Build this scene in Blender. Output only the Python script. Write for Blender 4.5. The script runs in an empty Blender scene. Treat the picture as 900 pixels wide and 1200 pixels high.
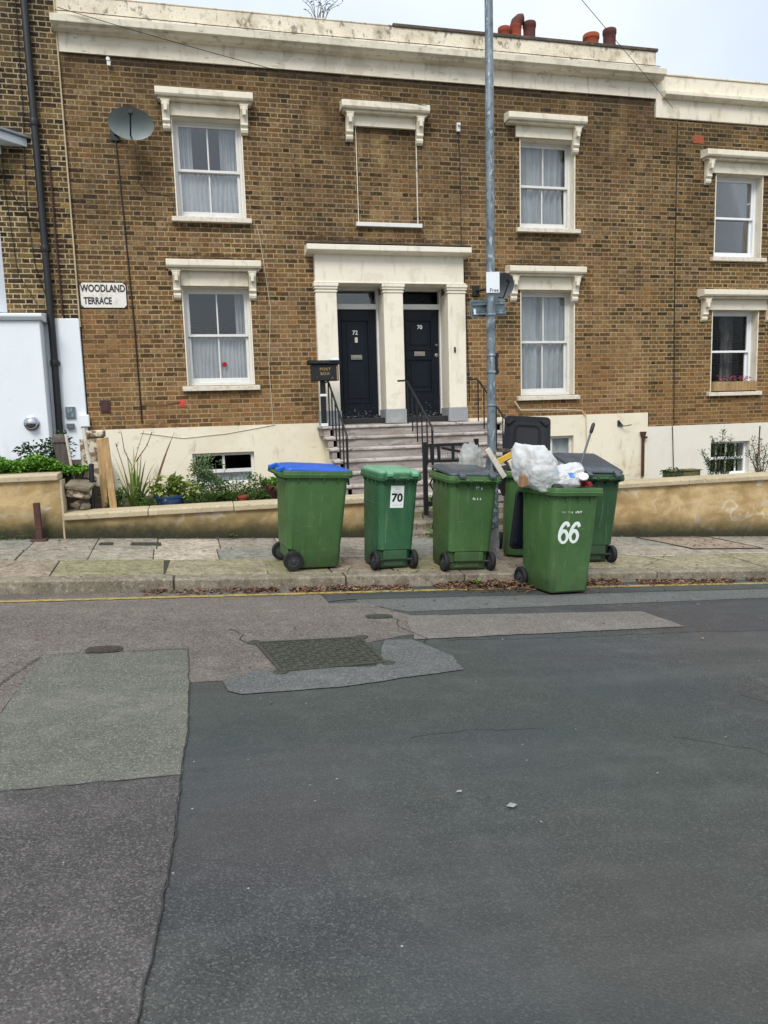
import bpy, math, random
from mathutils import Vector, Matrix, noise
R = math.radians
PI = math.pi
random.seed(7)
S = bpy.context.scene
COL = S.collection

# ------------------------------------------------------------------ helpers
def lin(h):
    """'#rrggbb' to linear rgb"""
    h = h.lstrip('#'); o = []
    for i in (0, 2, 4):
        c = int(h[i:i+2], 16) / 255
        o.append(c / 12.92 if c <= .04045 else ((c + .055) / 1.055) ** 2.4)
    return tuple(o)

def c4(c):
    if isinstance(c, str): c = lin(c)
    return (c[0], c[1], c[2], 1)

class MB:
    def __init__(s): s.v = []; s.f = []; s.m = []; s.mi = 0; s.sm = []; s.smooth = False
    def add(s, vs, fs):
        n = len(s.v); s.v += [tuple(v) for v in vs]
        for f in fs: s.f.append([i + n for i in f]); s.m.append(s.mi); s.sm.append(s.smooth)
    def box(s, x0, x1, y0, y1, z0, z1, M=None):
        vs = [Vector(p) for p in ((x0,y0,z0),(x1,y0,z0),(x1,y1,z0),(x0,y1,z0),(x0,y0,z1),(x1,y0,z1),(x1,y1,z1),(x0,y1,z1))]
        if M is not None: vs = [M @ v for v in vs]
        s.add(vs, [(3,2,1,0),(4,5,6,7),(0,1,5,4),(1,2,6,5),(2,3,7,6),(3,0,4,7)])
    def prism(s, pts, d0, d1, axis='y', M=None):
        """polygon pts (2D) extruded between d0 and d1 along axis"""
        n = len(pts)
        def P(a, b, d): return Vector((a, d, b)) if axis == 'y' else (Vector((d, a, b)) if axis == 'x' else Vector((a, b, d)))
        vs = [P(a, b, d0) for a, b in pts] + [P(a, b, d1) for a, b in pts]
        if M is not None: vs = [M @ v for v in vs]
        s.add(vs, [tuple(range(n))[::-1], tuple(range(n, 2*n))] + [(i, (i+1) % n, n + (i+1) % n, n + i) for i in range(n)])
    def tube(s, pts, r, n=8, cap=True, flat=1.0):
        pts = [Vector(p) for p in pts]; rs = r if isinstance(r, (list, tuple)) else [r] * len(pts)
        base = len(s.v); up = None; vs = []
        for i, p in enumerate(pts):
            t = (pts[min(i+1, len(pts)-1)] - pts[max(i-1, 0)])
            if t.length < 1e-9: t = Vector((0,0,1))
            t.normalize()
            if up is None:
                up = Vector((0,0,1)) if abs(t.z) < .9 else Vector((0,1,0))
            a = t.cross(up)
            if a.length < 1e-6: a = t.orthogonal()
            a.normalize(); b = a.cross(t).normalized(); up = b
            for k in range(n):
                th = 2*PI*k/n; vs.append(p + a*math.cos(th)*rs[i] + b*math.sin(th)*rs[i]*flat)
        fs = []
        for i in range(len(pts)-1):
            for k in range(n):
                fs.append((i*n+k, i*n+(k+1) % n, (i+1)*n+(k+1) % n, (i+1)*n+k))
        if cap: fs += [tuple(range(n))[::-1], tuple(range((len(pts)-1)*n, len(pts)*n))]
        sm = s.smooth; s.smooth = n > 5; s.add(vs, fs); s.smooth = sm
    def lathe(s, prof, n=24, M=None, cap=True):
        """prof: list of (r,z) round z"""
        vs = []; fs = []
        for r, z in prof:
            for k in range(n):
                v = Vector((r*math.cos(2*PI*k/n), r*math.sin(2*PI*k/n), z)); vs.append(M @ v if M is not None else v)
        for i in range(len(prof)-1):
            for k in range(n): fs.append((i*n+k, i*n+(k+1) % n, (i+1)*n+(k+1) % n, (i+1)*n+k))
        if cap: fs += [tuple(range(n))[::-1], tuple(range((len(prof)-1)*n, len(prof)*n))]
        sm = s.smooth; s.smooth = True; s.add(vs, fs); s.smooth = sm
    def loft(s, secs, n=4, cap=(True, True), M=None):
        """secs: (z, cx, cy, w, d, r) rounded rectangles"""
        vs = []; fs = []; m = 4*(n+1)
        for z, cx, cy, w, d, r in secs:
            r = min(r, w/2-.001, d/2-.001)
            for q, (sx, sy) in enumerate(((1,1),(-1,1),(-1,-1),(1,-1))):
                for k in range(n+1):
                    a = q*PI/2 + k*PI/2/n
                    v = Vector((cx + sx*(w/2-r) + r*math.cos(a), cy + sy*(d/2-r) + r*math.sin(a), z))
                    vs.append(M @ v if M is not None else v)
        for i in range(len(secs)-1):
            for k in range(m): fs.append((i*m+k, i*m+(k+1) % m, (i+1)*m+(k+1) % m, (i+1)*m+k))
        if cap[0]: fs.append(tuple(range(m))[::-1])
        if cap[1]: fs.append(tuple(range((len(secs)-1)*m, len(secs)*m)))
        s.add(vs, fs)
    def build(s, name, mat, parent=None, bevel=0, smooth=False, seg=2, smang=40):
        me = bpy.data.meshes.new(name); me.from_pydata(s.v, [], s.f); me.update()
        mats = mat if isinstance(mat, (list, tuple)) else [mat]
        for q in mats: me.materials.append(q)
        if len(mats) > 1: me.polygons.foreach_set('material_index', s.m)
        if smooth or any(s.sm): me.polygons.foreach_set('use_smooth', [bool(smooth or x) for x in s.sm])
        o = bpy.data.objects.new(name, me); COL.objects.link(o)
        if parent: setpar(o, parent)
        if smooth or any(s.sm):
            try: me.set_sharp_from_angle(angle=R(smang))
            except Exception: pass
        if bevel:
            b = o.modifiers.new('bevel', 'BEVEL'); b.width = bevel; b.segments = seg; b.limit_method = 'ANGLE'; b.angle_limit = R(35)
            b.harden_normals = False
        return o

def wm(o):
    m = o.matrix_basis.copy()
    return (wm(o.parent) @ o.matrix_parent_inverse @ m) if o.parent else m
def setpar(o, p):
    o.parent = p; o.matrix_parent_inverse = wm(p).inverted()

def tag(o, label=None, cat=None, group=None, kind=None):
    if label: o['label'] = label
    if cat: o['category'] = cat
    if group: o['group'] = group
    if kind: o['kind'] = kind
    return o
def thing(name, label, cat, loc=(0,0,0), group=None):
    o = bpy.data.objects.new(name, None); COL.objects.link(o); o.location = loc; o.empty_display_size = .1
    return tag(o, label, cat, group)
def struct(mb, name, mat, **k):
    return tag(mb.build(name, mat, **k), kind='structure')

def text_mesh(txt, size, name, mat, M, parent, bold=0.0, depth=.001, sx=1.0, shear=0, space=1.0, align='CENTER'):
    cu = bpy.data.curves.new('txt', 'FONT'); cu.body = txt; cu.size = size; cu.offset = bold; cu.extrude = depth
    cu.align_x = align; cu.align_y = 'CENTER'; cu.shear = shear; cu.space_character = space; cu.resolution_u = 4
    ob = bpy.data.objects.new('txt', cu); COL.objects.link(ob)
    dg = bpy.context.evaluated_depsgraph_get(); dg.update()
    me = bpy.data.meshes.new_from_object(ob.evaluated_get(dg))
    bpy.data.objects.remove(ob); bpy.data.curves.remove(cu)
    me.transform(Matrix.Diagonal((sx, 1, 1, 1))); me.transform(M)
    me.materials.clear(); me.materials.append(mat); me.name = name
    o = bpy.data.objects.new(name, me); COL.objects.link(o)
    if parent: setpar(o, parent)
    return o
def face_cam(x, y, z):            # text standing upright facing -Y
    return Matrix.Translation((x, y, z)) @ Matrix.Rotation(PI/2, 4, 'X')

# ------------------------------------------------------------------ materials
class NT:
    def __init__(s, name):
        s.mat = bpy.data.materials.new(name); s.mat.use_nodes = True; s.t = s.mat.node_tree
        s.b = s.t.nodes['Principled BSDF']; s.out = s.t.nodes['Material Output']
        s.tc = s.t.nodes.new('ShaderNodeTexCoord'); s.pos = s.tc.outputs['Object']
    def n(s, typ, **kw):
        nd = s.t.nodes.new(typ)
        for k, v in kw.items(): setattr(nd, k, v)
        return nd
    def lk(s, a, b): s.t.links.new(a, b)
    def setin(s, sock, v):
        if hasattr(v, 'is_linked') or hasattr(v, 'links'): s.lk(v, sock)
        else: sock.default_value = v
    def math(s, op, a, b=0.0, c=0.0, clamp=False):
        nd = s.n('ShaderNodeMath', operation=op, use_clamp=clamp)
        s.setin(nd.inputs[0], a); s.setin(nd.inputs[1], b)
        if op in ('MULTIPLY_ADD', 'WRAP', 'COMPARE'): s.setin(nd.inputs[2], c)
        return nd.outputs[0]
    def mix(s, f, a, b):
        nd = s.n('ShaderNodeMix', data_type='RGBA', clamp_factor=True)
        s.setin(nd.inputs['Factor'], f)
        for k, v in ((6, a), (7, b)):
            if isinstance(v, (str, tuple)): nd.inputs[k].default_value = c4(v)
            else: s.lk(v, nd.inputs[k])
        return nd.outputs[2]
    def rng(s, v, lo, hi, a=0.0, b=1.0, smooth=False):
        nd = s.n('ShaderNodeMapRange', clamp=True)
        if smooth: nd.interpolation_type = 'SMOOTHSTEP'
        s.setin(nd.inputs[0], v)
        for i, x in enumerate((lo, hi, a, b)): nd.inputs[i+1].default_value = x
        return nd.outputs[0]
    def vmul(s, v, vec):
        nd = s.n('ShaderNodeVectorMath', operation='MULTIPLY'); s.lk(v, nd.inputs[0]); nd.inputs[1].default_value = vec; return nd.outputs[0]
    def noise(s, scale, detail=3, rough=.55, st=None, off=None, dist=0):
        nd = s.n('ShaderNodeTexNoise'); nd.inputs['Scale'].default_value = scale; nd.inputs['Detail'].default_value = detail
        nd.inputs['Roughness'].default_value = rough; nd.inputs['Distortion'].default_value = dist
        v = s.pos
        if st: v = s.vmul(v, st)
        if off:
            a = s.n('ShaderNodeVectorMath', operation='ADD'); s.lk(v, a.inputs[0]); a.inputs[1].default_value = off; v = a.outputs[0]
        s.lk(v, nd.inputs['Vector']); return nd.outputs['Fac']
    def voro(s, scale, feat='F1', out='Distance', st=None, v=None):
        nd = s.n('ShaderNodeTexVoronoi', feature=feat); nd.inputs['Scale'].default_value = scale
        v = v or s.pos
        if st: v = s.vmul(v, st)
        s.lk(v, nd.inputs['Vector']); return nd.outputs[out]
    def dot(s, vec):
        nd = s.n('ShaderNodeVectorMath', operation='DOT_PRODUCT'); s.lk(s.pos, nd.inputs[0]); nd.inputs[1].default_value = vec; return nd.outputs['Value']
    def bump(s, h, strength=.3, dist=.01):
        nd = s.n('ShaderNodeBump'); nd.inputs['Strength'].default_value = strength; nd.inputs['Distance'].default_value = dist
        s.setin(nd.inputs['Height'], h)
        if s.b.inputs['Normal'].is_linked: s.lk(s.b.inputs['Normal'].links[0].from_socket, nd.inputs['Normal'])
        s.lk(nd.outputs[0], s.b.inputs['Normal'])
    def col(s, c): s.setin(s.b.inputs['Base Color'], c if not isinstance(c, (str, tuple)) else c4(c))
    def rough(s, r): s.setin(s.b.inputs['Roughness'], r)

def mk(name, base, ov=(), rough=.6, bump=(), metal=0, spec=None, rv=None):
    """base colour, overlays of (scale, lo, hi, colour, fac[, stretch[, gradvec, gradoff]]), bumps of (scale, strength, dist)"""
    t = NT(name); c = base if not isinstance(base, str) else lin(base)
    cur = tuple(c[:3])
    for k, o in enumerate(ov):
        sc, lo, hi, cc, fac = o[:5]; st = o[5] if len(o) > 5 else None
        v = t.noise(sc, 4, .6, st, (k*7.3, k*3.1, k*5.7))
        if len(o) > 6: v = t.math('ADD', v, t.math('ADD', t.dot(o[6]), o[7]))
        cur = t.mix(t.rng(v, lo, hi, 0, fac), cur, cc)
    t.col(cur); t.rough(rough)
    if rv: t.rough(t.rng(t.noise(rv[0]), .3, .7, rv[1], rv[2]))
    for b in bump: t.bump(t.noise(b[0], 3), b[1], b[2])
    t.b.inputs['Metallic'].default_value = metal
    if spec is not None: t.b.inputs['Specular IOR Level'].default_value = spec
    return t.mat

def brick_mat(name, tones, mortar='#ab9a75', dirt=(), stains=(), pre=()):
    """Flemish bond: stretcher and header alternate in every course"""
    t = NT(name)
    sep = t.n('ShaderNodeSeparateXYZ')
    # slightly wobbly joints
    wob = t.n('ShaderNodeTexNoise'); wob.inputs['Scale'].default_value = 14; wob.inputs['Detail'].default_value = 2; t.lk(t.pos, wob.inputs['Vector'])
    w2 = t.n('ShaderNodeVectorMath', operation='MULTIPLY_ADD'); t.lk(wob.outputs['Color'], w2.inputs[0]); w2.inputs[1].default_value = (.011, .011, .011)
    t.lk(t.pos, w2.inputs[2]); t.lk(w2.outputs[0], sep.inputs[0])
    X = t.math('ADD', sep.outputs[0], sep.outputs[1]) ; Z = sep.outputs[2]
    zr = t.math('DIVIDE', t.math('ADD', Z, 40), .075); row = t.math('FLOOR', zr); fz = t.math('FRACT', zr)
    odd = t.math('MODULO', row, 2)
    ur = t.math('DIVIDE', t.math('ADD', X, 60), .3375)
    ur = t.math('ADD', t.math('MULTIPLY_ADD', odd, .5, ur), 0)
    cell = t.math('FLOOR', ur); fu = t.math('FRACT', ur)
    hd = t.math('GREATER_THAN', fu, .667)
    # distance to brick edge in metres
    dx = t.math('MINIMUM', t.math('MINIMUM', fu, t.math('SUBTRACT', 1, fu)), t.math('ABSOLUTE', t.math('SUBTRACT', fu, .667)))
    dx = t.math('MULTIPLY', dx, .3375)
    dz = t.math('MULTIPLY', t.math('MINIMUM', fz, t.math('SUBTRACT', 1, fz)), .075)
    d = t.math('MINIMUM', dx, dz)
    jag = t.noise(60, 2)
    mask = t.rng(t.math('ADD', d, t.math('MULTIPLY', t.math('SUBTRACT', jag, .5), .005)), .0055, .0095)
    cid = t.n('ShaderNodeCombineXYZ'); t.lk(t.math('MULTIPLY_ADD', cell, 2, hd), cid.inputs[0]); t.lk(row, cid.inputs[1])
    wn = t.n('ShaderNodeTexWhiteNoise', noise_dimensions='3D'); t.lk(cid.outputs[0], wn.inputs['Vector'])
    rp = t.n('ShaderNodeValToRGB'); t.lk(wn.outputs['Value'], rp.inputs[0])
    el = rp.color_ramp.elements; rp.color_ramp.interpolation = 'CONSTANT'
    while len(el) > 1: el.remove(el[-1])
    el[0].position = 0; el[0].color = c4(tones[0][1])
    for p, c in tones[1:]:
        e = el.new(p); e.color = c4(c)
    cur = rp.outputs[0]
    sepc = t.n('ShaderNodeSeparateColor'); t.lk(wn.outputs['Color'], sepc.inputs[0])
    # each brick shifts in value and is mottled with its own face
    hsv = t.n('ShaderNodeHueSaturation'); t.lk(cur, hsv.inputs['Color'])
    t.lk(t.rng(sepc.outputs[1], 0, 1, .82, 1.2), hsv.inputs['Value']); t.lk(t.rng(sepc.outputs[2], 0, 1, .78, 1.02), hsv.inputs['Saturation'])
    cur = hsv.outputs[0]
    cur = t.mix(t.rng(t.noise(38, 4, .75), .38, .66, 0, .75), cur, '#35281b')
    cur = t.mix(t.rng(t.noise(28, 3, .6, off=(4, 4, 4)), .56, .70, 0, .5), cur, '#a58352')
    for k, (sc, lo, hi, cc, fac, st, gv, go) in enumerate(pre):
        v = t.math('ADD', t.noise(sc, 5, .62, st, (k*3.3, 5, k)), t.math('ADD', t.dot(gv), go))
        cur = t.mix(t.math('MULTIPLY', t.rng(v, lo, hi, 0, fac), t.rng(sepc.outputs[0], 0, 1, .45, 1)), cur, cc)
    mt = t.mix(t.rng(t.noise(1.3, 5, .7), .36, .62, 0, .85), mortar, '#826f50')
    mt = t.mix(t.rng(t.noise(35, 3), .55, .7, 0, .55), mt, '#5e4e39')
    cur = t.mix(mask, mt, cur)
    for k, (sc, lo, hi, cc, fac, st, gv, go) in enumerate(dirt):
        v = t.math('ADD', t.noise(sc, 5, .62, st, (k*3.3, 1, k)), t.math('ADD', t.dot(gv), go))
        cur = t.mix(t.rng(v, lo, hi, 0, fac), cur, cc)
    # soot streaks that sit on the ledges: (x0, x1, z0, z1)
    if stains:
        s2 = t.n('ShaderNodeSeparateXYZ'); t.lk(t.pos, s2.inputs[0]); nz = t.math('MULTIPLY', t.math('SUBTRACT', t.noise(7, 4, .65, (1, 1, 2)), .5), .5)
        for a, b_, e, g in stains:
            mx_ = t.rng(t.math('SUBTRACT', (b_-a)/2, t.math('ABSOLUTE', t.math('SUBTRACT', s2.outputs[0], (a+b_)/2))), 0, .12)
            mz_ = t.math('MULTIPLY', t.math('GREATER_THAN', s2.outputs[2], e), t.rng(t.math('ADD', t.math('SUBTRACT', g, s2.outputs[2]), nz), 0, .10))
            cur = t.mix(t.math('MULTIPLY', t.math('MULTIPLY', mx_, mz_), .62), cur, '#221d16')
    t.col(cur); t.rough(.88); t.b.inputs['Specular IOR Level'].default_value = .2
    t.bump(t.math('ADD', mask, t.math('MULTIPLY', t.noise(70, 3), .5)), .6, .006)
    return t.mat

MAIN_TONES = [(0, '#3a2d1e'), (.05, '#523e26'), (.18, '#6f522f'), (.38, '#7d5e38'), (.56, '#87673f'), (.72, '#775633'), (.83, '#83603e'), (.91, '#62492d'), (.97, '#93744a')]
T = {}
T['brick'] = brick_mat('yellow_stock_brick', MAIN_TONES, pre=((.9, .46, .66, '#9c6e42', .42, None, (0, 0, -.09), .15),), dirt=(      # redder lower courses
    (.8, .46, .72, '#2f261b', .50, (1, 1, .6), (0, 0, .09), -.27),      # soot in the upper courses
    (2.2, .60, .78, '#2c241b', .45, (1, 1, .35), (0, 0, 0), 0),
    (1.7, .56, .68, '#a98f62', .32, (1, 1, .5), (0, 0, 0), 0), (5.0, .60, .72, '#bfa87f', .28, None, (0, 0, 0), 0)),
    stains=((-.40, 1.1, 2.5, 2.68), (5.34, 6.85, 2.5, 2.68), (1.8, 4.7, 2.7, 2.98), (-.4, 1.1, 5.0, 5.12), (5.3, 6.85, 5.0, 5.14), (-1.7, 8.27, 5.38, 5.6), (-.3, 1.0, 2.98, 3.13), (5.5, 6.8, 2.98, 3.13), (-1.7, .0, -.15, -.03)))
T['brick_left'] = brick_mat('sooty_stock_brick', [(0, '#231e17'), (.16, '#3b3022'), (.34, '#5a4729'), (.5, '#695431'), (.66, '#7d6537'), (.82, '#493a25'), (.93, '#8d7341')],
    mortar='#c4b997', dirt=((1.0, .5, .8, '#241d15', .5, (1, 1, .5), (0, 0, .05), -.1),))
T['brick_right'] = brick_mat('pale_stock_brick', [(0, '#352b1d'), (.1, '#544127'), (.28, '#6e5431'), (.5, '#7a5d36'), (.72, '#84643a'), (.9, '#614929')],
    mortar='#a6946c', dirt=((1.0, .5, .75, '#30271a', .5, None, (0, 0, .09), -.26), ), pre=((1.3, .46, .60, '#996c3e', .45, None, (0, 0, -.13), .13),))
T['cream'] = mk('cream_render', '#e0d8c4', ((10, .57, .68, '#8f8570', .38, (1, 1, .25)), (3.5, .56, .62, '#b9ad94', .45), (3, .50, .75, '#c4b797', .45), (9, .60, .75, '#a9987a', .28), (26, .66, .74, '#7d6b52', .35), (1.2, .45, .8, '#e3dccb', .5)), .75, ((20, .25, .004), (120, .2, .001)))
T['cream_door'] = mk('cream_masonry_paint', '#e4ddcb', ((8, .58, .70, '#a59a83', .35, (1, 1, .2)), (3, .56, .62, '#cfc5b0', .45), (2.5, .5, .8, '#cdc2a6', .5), (20, .68, .76, '#978a70', .3)), .6, ((30, .12, .003),))
T['cream_plinth'] = mk('cream_plinth_render', '#e4dcc5', ((1.6, .5, .75, '#cbbd9b', .5), (6, .58, .68, '#c2a894', .35), (5, .60, .72, '#8e8068', .5, (1, 1, .3)), (7, .62, 1.0, '#6a5f4b', .6, None, (0, 0, -.5), -.45)), .8, ((9, .3, .008), (60, .2, .002)))
T['parapet'] = mk('weathered_parapet_render', '#dcd3bf', ((2.0, .42, .68, '#b0a389', .55), (5, .53, .68, '#8b7e68', .6, (1, 1, .8)), (11, .57, .66, '#50483c', .7, (1, 1, .6)), (40, .58, .68, '#6b604f', .5)), .85, ((12, .4, .01), (60, .3, .003)))
T['cornice'] = mk('cornice_render', '#dfd7c4', ((9, .56, .68, '#857b68', .42, (1, 1, .3)), (2.6, .55, .62, '#b7ac95', .45), (3, .5, .8, '#bfb398', .5), (12, .62, .7, '#5f5546', .5, (.5, 1, 2.5))), .75, ((20, .2, .004),))
T['soot_cap'] = mk('sooty_coping', '#574e44', ((5, .4, .7, '#2e2a25', .7), (30, .55, .7, '#8a8171', .5)), .9, ((40, .5, .006),))
T['white_render'] = mk('bluish_white_paint', '#dfe5ea', ((1.5, .5, .8, '#cfd6db', .5), (8, .66, .76, '#b7b9b8', .4), (3, .66, 1.0, '#a9a697', .5, (1, 1, .4), (0, 0, -.35), .0)), .55, ((10, .15, .004),))
T['white_right'] = mk('white_plinth_paint', '#dcd8ca', ((2, .5, .8, '#c9c4b4', .5), (9, .62, .75, '#a69f8d', .35)), .7, ((12, .25, .005),))
T['paint'] = mk('old_white_gloss', '#d9d9d5', ((8, .55, .7, '#bdbbb2', .5), (30, .66, .72, '#8a8378', .55)), .4, ((60, .15, .001),))
T['paint_new'] = mk('new_white_gloss', '#e6e9ec', ((8, .55, .8, '#d0d3d6', .5),), .3)
T['paint_sill'] = mk('flaking_sill_paint', '#d6cfbf', ((14, .5, .62, '#b9ad97', .6), (28, .60, .66, '#6f6454', .7)), .8, ((30, .4, .004),))
T['room'] = mk('dark_room', '#3a3836', (), .9)
T['grey_base'] = mk('grey_base_paint', '#8f9294', ((6, .5, .7, '#b5b4ae', .6), (20, .6, .7, '#676866', .5)), .8, ((30, .3, .004),))
T['navy'] = mk('navy_door_paint', '#0b131c', ((4, .5, .75, '#101b26', .7), (60, .68, .71, '#7d7f78', .5, (1, 1, .35)), (34, .66, .70, '#97968d', .75, (.6, 1, 1.4), (0, 0, -.5), .09)), .42, ((60, .15, .001),), spec=.25)
T['brass'] = mk('worn_metal_fitting', '#9c968a', ((20, .5, .7, '#6c665c', .6),), .35, (), 1)
T['step'] = mk('weathered_stone_step', '#8f8782', ((3, .45, .65, '#b3a9a1', .8, (.4, 1, 2.5)), (7, .50, .66, '#564e49', .6, (.5, 1, 1.6)), (30, .55, .7, '#5d5550', .5), (60, .6, .7, '#c9bfb4', .5)), .85, ((20, .5, .008), (90, .4, .002)))
T['nosing'] = mk('worn_nosing', '#b5ada6', ((4, .5, .65, '#857b74', .8, (.6, 1, 1)), (14, .55, .66, '#544c47', .8)), .8, ((40, .4, .003),))
T['black_iron'] = mk('black_iron', '#121417', ((20, .6, .75, '#3a2f27', .5),), .45, ((60, .3, .001),))
T['black_plastic'] = mk('black_plastic', '#17191b', ((5, .5, .8, '#26292b', .5),), .5)
T['cable'] = mk('black_cable', '#17140f', (), .6)
T['cable_white'] = mk('old_white_cable', '#c4b9a1', (), .6)
T['galv'] = mk('galvanised_steel', '#6b767d', ((3, .4, .7, '#8d989d', .7, (1, 1, .4)), (16, .48, .62, '#4b565e', .75, (1, 1, .6)), (26, .58, .64, '#b9c2c4', .65, (1, 1, .4)), (9, .66, .72, '#4a5a52', .4)), .5, ((40, .2, .002),), .35)
T['galv_base'] = mk('speckled_pole_base', '#46535d', ((30, .5, .6, '#7f8c93', .8), (50, .55, .62, '#b3bbbd', .7), (20, .6, .7, '#2b343a', .7)), .6, ((50, .4, .003),), .2)
T['pole_foot'] = mk('pale_stained_pole_foot', '#77787a', ((14, .45, .65, '#b3b0aa', .7), (35, .55, .65, '#55524d', .7)), .8, ((40, .4, .003),))
T['sign_grey'] = mk('grey_sign_back', '#6c7d82', ((5, .5, .7, '#7f9094', .5), (25, .6, .7, '#4d5b60', .5)), .4, (), .5)
T['sign_white'] = mk('white_sign', '#dfe4e8', (), .5)
T['dish'] = mk('grey_dish', '#76807f', ((5, .5, .75, '#626c6c', .6), (30, .6, .7, '#8d9695', .4)), .5)
T['dish_dark'] = mk('dark_grey_dish', '#5b6164', ((5, .5, .75, '#4a5053', .6),), .5)
T['plate'] = mk('street_plate_white', '#dedad2', ((9, .5, .7, '#a8a093', .6), (30, .6, .7, '#7b7266', .5, (.5, 1, 1))), .6)
T['letter'] = mk('black_lettering', '#1c1b19', ((60, .6, .7, '#6f6a60', .6),), .6)
T['terracotta'] = mk('terracotta', '#8d3f27', ((8, .5, .7, '#6a2c20', .7), (20, .6, .7, '#b06a4a', .5)), .85, ((40, .3, .003),))
T['pot_dark'] = mk('sooty_clay_pot', '#5a2e28', ((8, .5, .7, '#352320', .7), (20, .6, .7, '#7a4238', .5)), .85, ((40, .3, .003),))
T['pot_orange'] = mk('orange_clay_pot', '#8f4427', ((8, .5, .7, '#7c3420', .6),), .85)
T['stack'] = mk('stack_render', '#6d6557', ((8, .5, .7, '#3d382f', .7),), .9)
T['slate'] = mk('slate', '#3d4247', ((8, .5, .7, '#2a2e31', .7),), .7)
T['lead'] = mk('lead_sheet', '#8b939a', ((5, .5, .7, '#737b82', .7),), .5)
T['yellow_wall'] = None
def ywall():
    t = NT('ochre_wall_render')
    c = t.mix(t.rng(t.noise(2.6, 5, .55, (1, 1, 1.8), dist=.6), .38, .62), '#c0a87c', '#a0855a')
    c = t.mix(t.rng(t.noise(1.3, 4, .6, None, (3, 3, 3), dist=.8), .55, .66, 0, .85), c, '#8f7a50')
    c = t.mix(t.rng(t.noise(3.4, 5, .6, (1, 1, 1.6), (9, 0, 1), dist=.5), .60, .66, 0, .75), c, '#b7ab9b')
    c = t.mix(t.rng(t.noise(1.9, 4, .5, (.35, 1, 3), (2, 7, 2)), .6, .7, 0, .7), c, '#d3b57d')
    edge = t.math('ABSOLUTE', t.math('SUBTRACT', t.noise(1.5, 3, .5, None, (5, 1, 8)), .5))
    c = t.mix(t.math('MULTIPLY', t.rng(edge, .004, .016, .5, 0), t.rng(t.noise(2.2, 3, .5, None, (9, 9, 2)), .5, .6)), c, '#d6cdbd')
    # damp green band along the foot, following the slope of the street
    h = t.math('ADD', t.dot((.065, 0, 1)), 1.40)
    v = t.math('ADD', h, t.math('MULTIPLY', t.math('SUBTRACT', t.noise(6, 5, .6), .5), .22))
    c = t.mix(t.rng(v, .08, .36, 1, 0), c, '#4a4426')
    c = t.mix(t.rng(v, .03, .20, .95, 0), c, '#26281a')
    c = t.mix(t.rng(t.noise(24, 5, .75), .55, .68, 0, .5), c, '#5f4a2b')
    t.col(c); t.rough(.88); t.bump(t.noise(5, 4), .5, .02); t.bump(t.noise(50, 3), .3, .003)
    return t.mat
T['yellow_wall'] = ywall()
T['coping'] = mk('sandstone_coping', '#b3a588', ((2.5, .45, .7, '#978a70', .6), (10, .55, .7, '#cbbf9f', .5), (30, .58, .68, '#5d5542', .55)), .85, ((25, .35, .005), (120, .3, .001)))
T['soil'] = mk('garden_soil', '#3b3024', ((9, .5, .7, '#231c15', .7), (5, .5, .7, '#4d5030', .6)), .95, ((20, .8, .03),))

def asphalt(name, base, dark, light, spec_amt=.5, grain=95, tint=True, bs=.5, fl=.60):
    t = NT(name)
    c = t.mix(t.rng(t.noise(grain, 4, .7), .36, .64), dark, base)
    v = t.voro(grain*1.4, out='Color'); sp = t.n('ShaderNodeSeparateColor'); t.lk(v, sp.inputs[0])
    c = t.mix(t.rng(sp.outputs[0], fl, .97, 0, spec_amt), c, light)
    c = t.mix(t.rng(sp.outputs[1], .8, 1, 0, .55), c, '#16171a')
    c = t.mix(t.rng(t.noise(.9, 4, .6), .4, .7, 0, .35), c, dark)
    c = t.mix(t.rng(t.noise(5, 4, .6, off=(3, 3, 0)), .5, .75, 0, .22), c, light)
    if tint:
        c = t.mix(t.rng(t.noise(.55, 2, .5, off=(1, 8, 0)), .40, .62, 0, .45), c, '#3c4740')
        c = t.mix(t.rng(t.noise(.5, 2, .5, off=(11, 2, 0)), .46, .64, 0, .38), c, '#3d424b')
        c = t.mix(t.rng(t.noise(.6, 2, .5, off=(4, 12, 0)), .50, .66, 0, .38), c, '#4c4646')
    c = t.mix(t.rng(t.noise(1.6, 4, .6, (.10, 1, 1), (2, 2, 2)), .46, .66, 0, .13), c, light)     # wheel-polished bands along the street
    c = t.mix(t.rng(t.noise(2.4, 4, .6, (.15, 1, 1), (7, 5, 2)), .54, .68, 0, .18), c, dark)
    c = t.mix(t.rng(t.noise(3.1, 5, .7, None, (17, 5, 2)), .64, .70, 0, .22), c, '#26272a')
    # scattered pale grit
    g = t.voro(17, out='Distance'); gc = t.voro(17, out='Color'); s2 = t.n('ShaderNodeSeparateColor'); t.lk(gc, s2.inputs[0])
    m = t.math('MULTIPLY', t.rng(g, .05, .09, 1, 0), t.math('GREATER_THAN', s2.outputs[0], .90))
    c = t.mix(t.math('MULTIPLY', m, .75), c, '#a9a69c')
    t.col(c); t.rough(t.rng(t.noise(30, 3), .3, .7, .72, .92)); t.b.inputs['Specular IOR Level'].default_value = .18
    t.bump(t.voro(grain*.9), bs, .004); t.bump(t.noise(grain*2, 3), bs*.6, .002)
    return t.mat
T['road'] = asphalt('smooth_asphalt', '#454643', '#353635', '#747572', .5, 125, True, .6, .70)
T['road_old'] = asphalt('worn_pinkish_asphalt', '#6b655e', '#4c4742', '#918a82', .6, 80, False, .7)
T['road_grit'] = asphalt('gritty_grey_patch', '#62625b', '#53544e', '#8f8f84', .7, 110, False, .8, .70)
T['road_dark'] = asphalt('coarse_dark_asphalt', '#4c4a49', '#403e3e', '#7c7875', .6, 120, False, .7, .66)
T['road_light'] = asphalt('pale_trench_patch', '#736e69', '#575450', '#96918b', .6, 90, False, .5)
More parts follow.
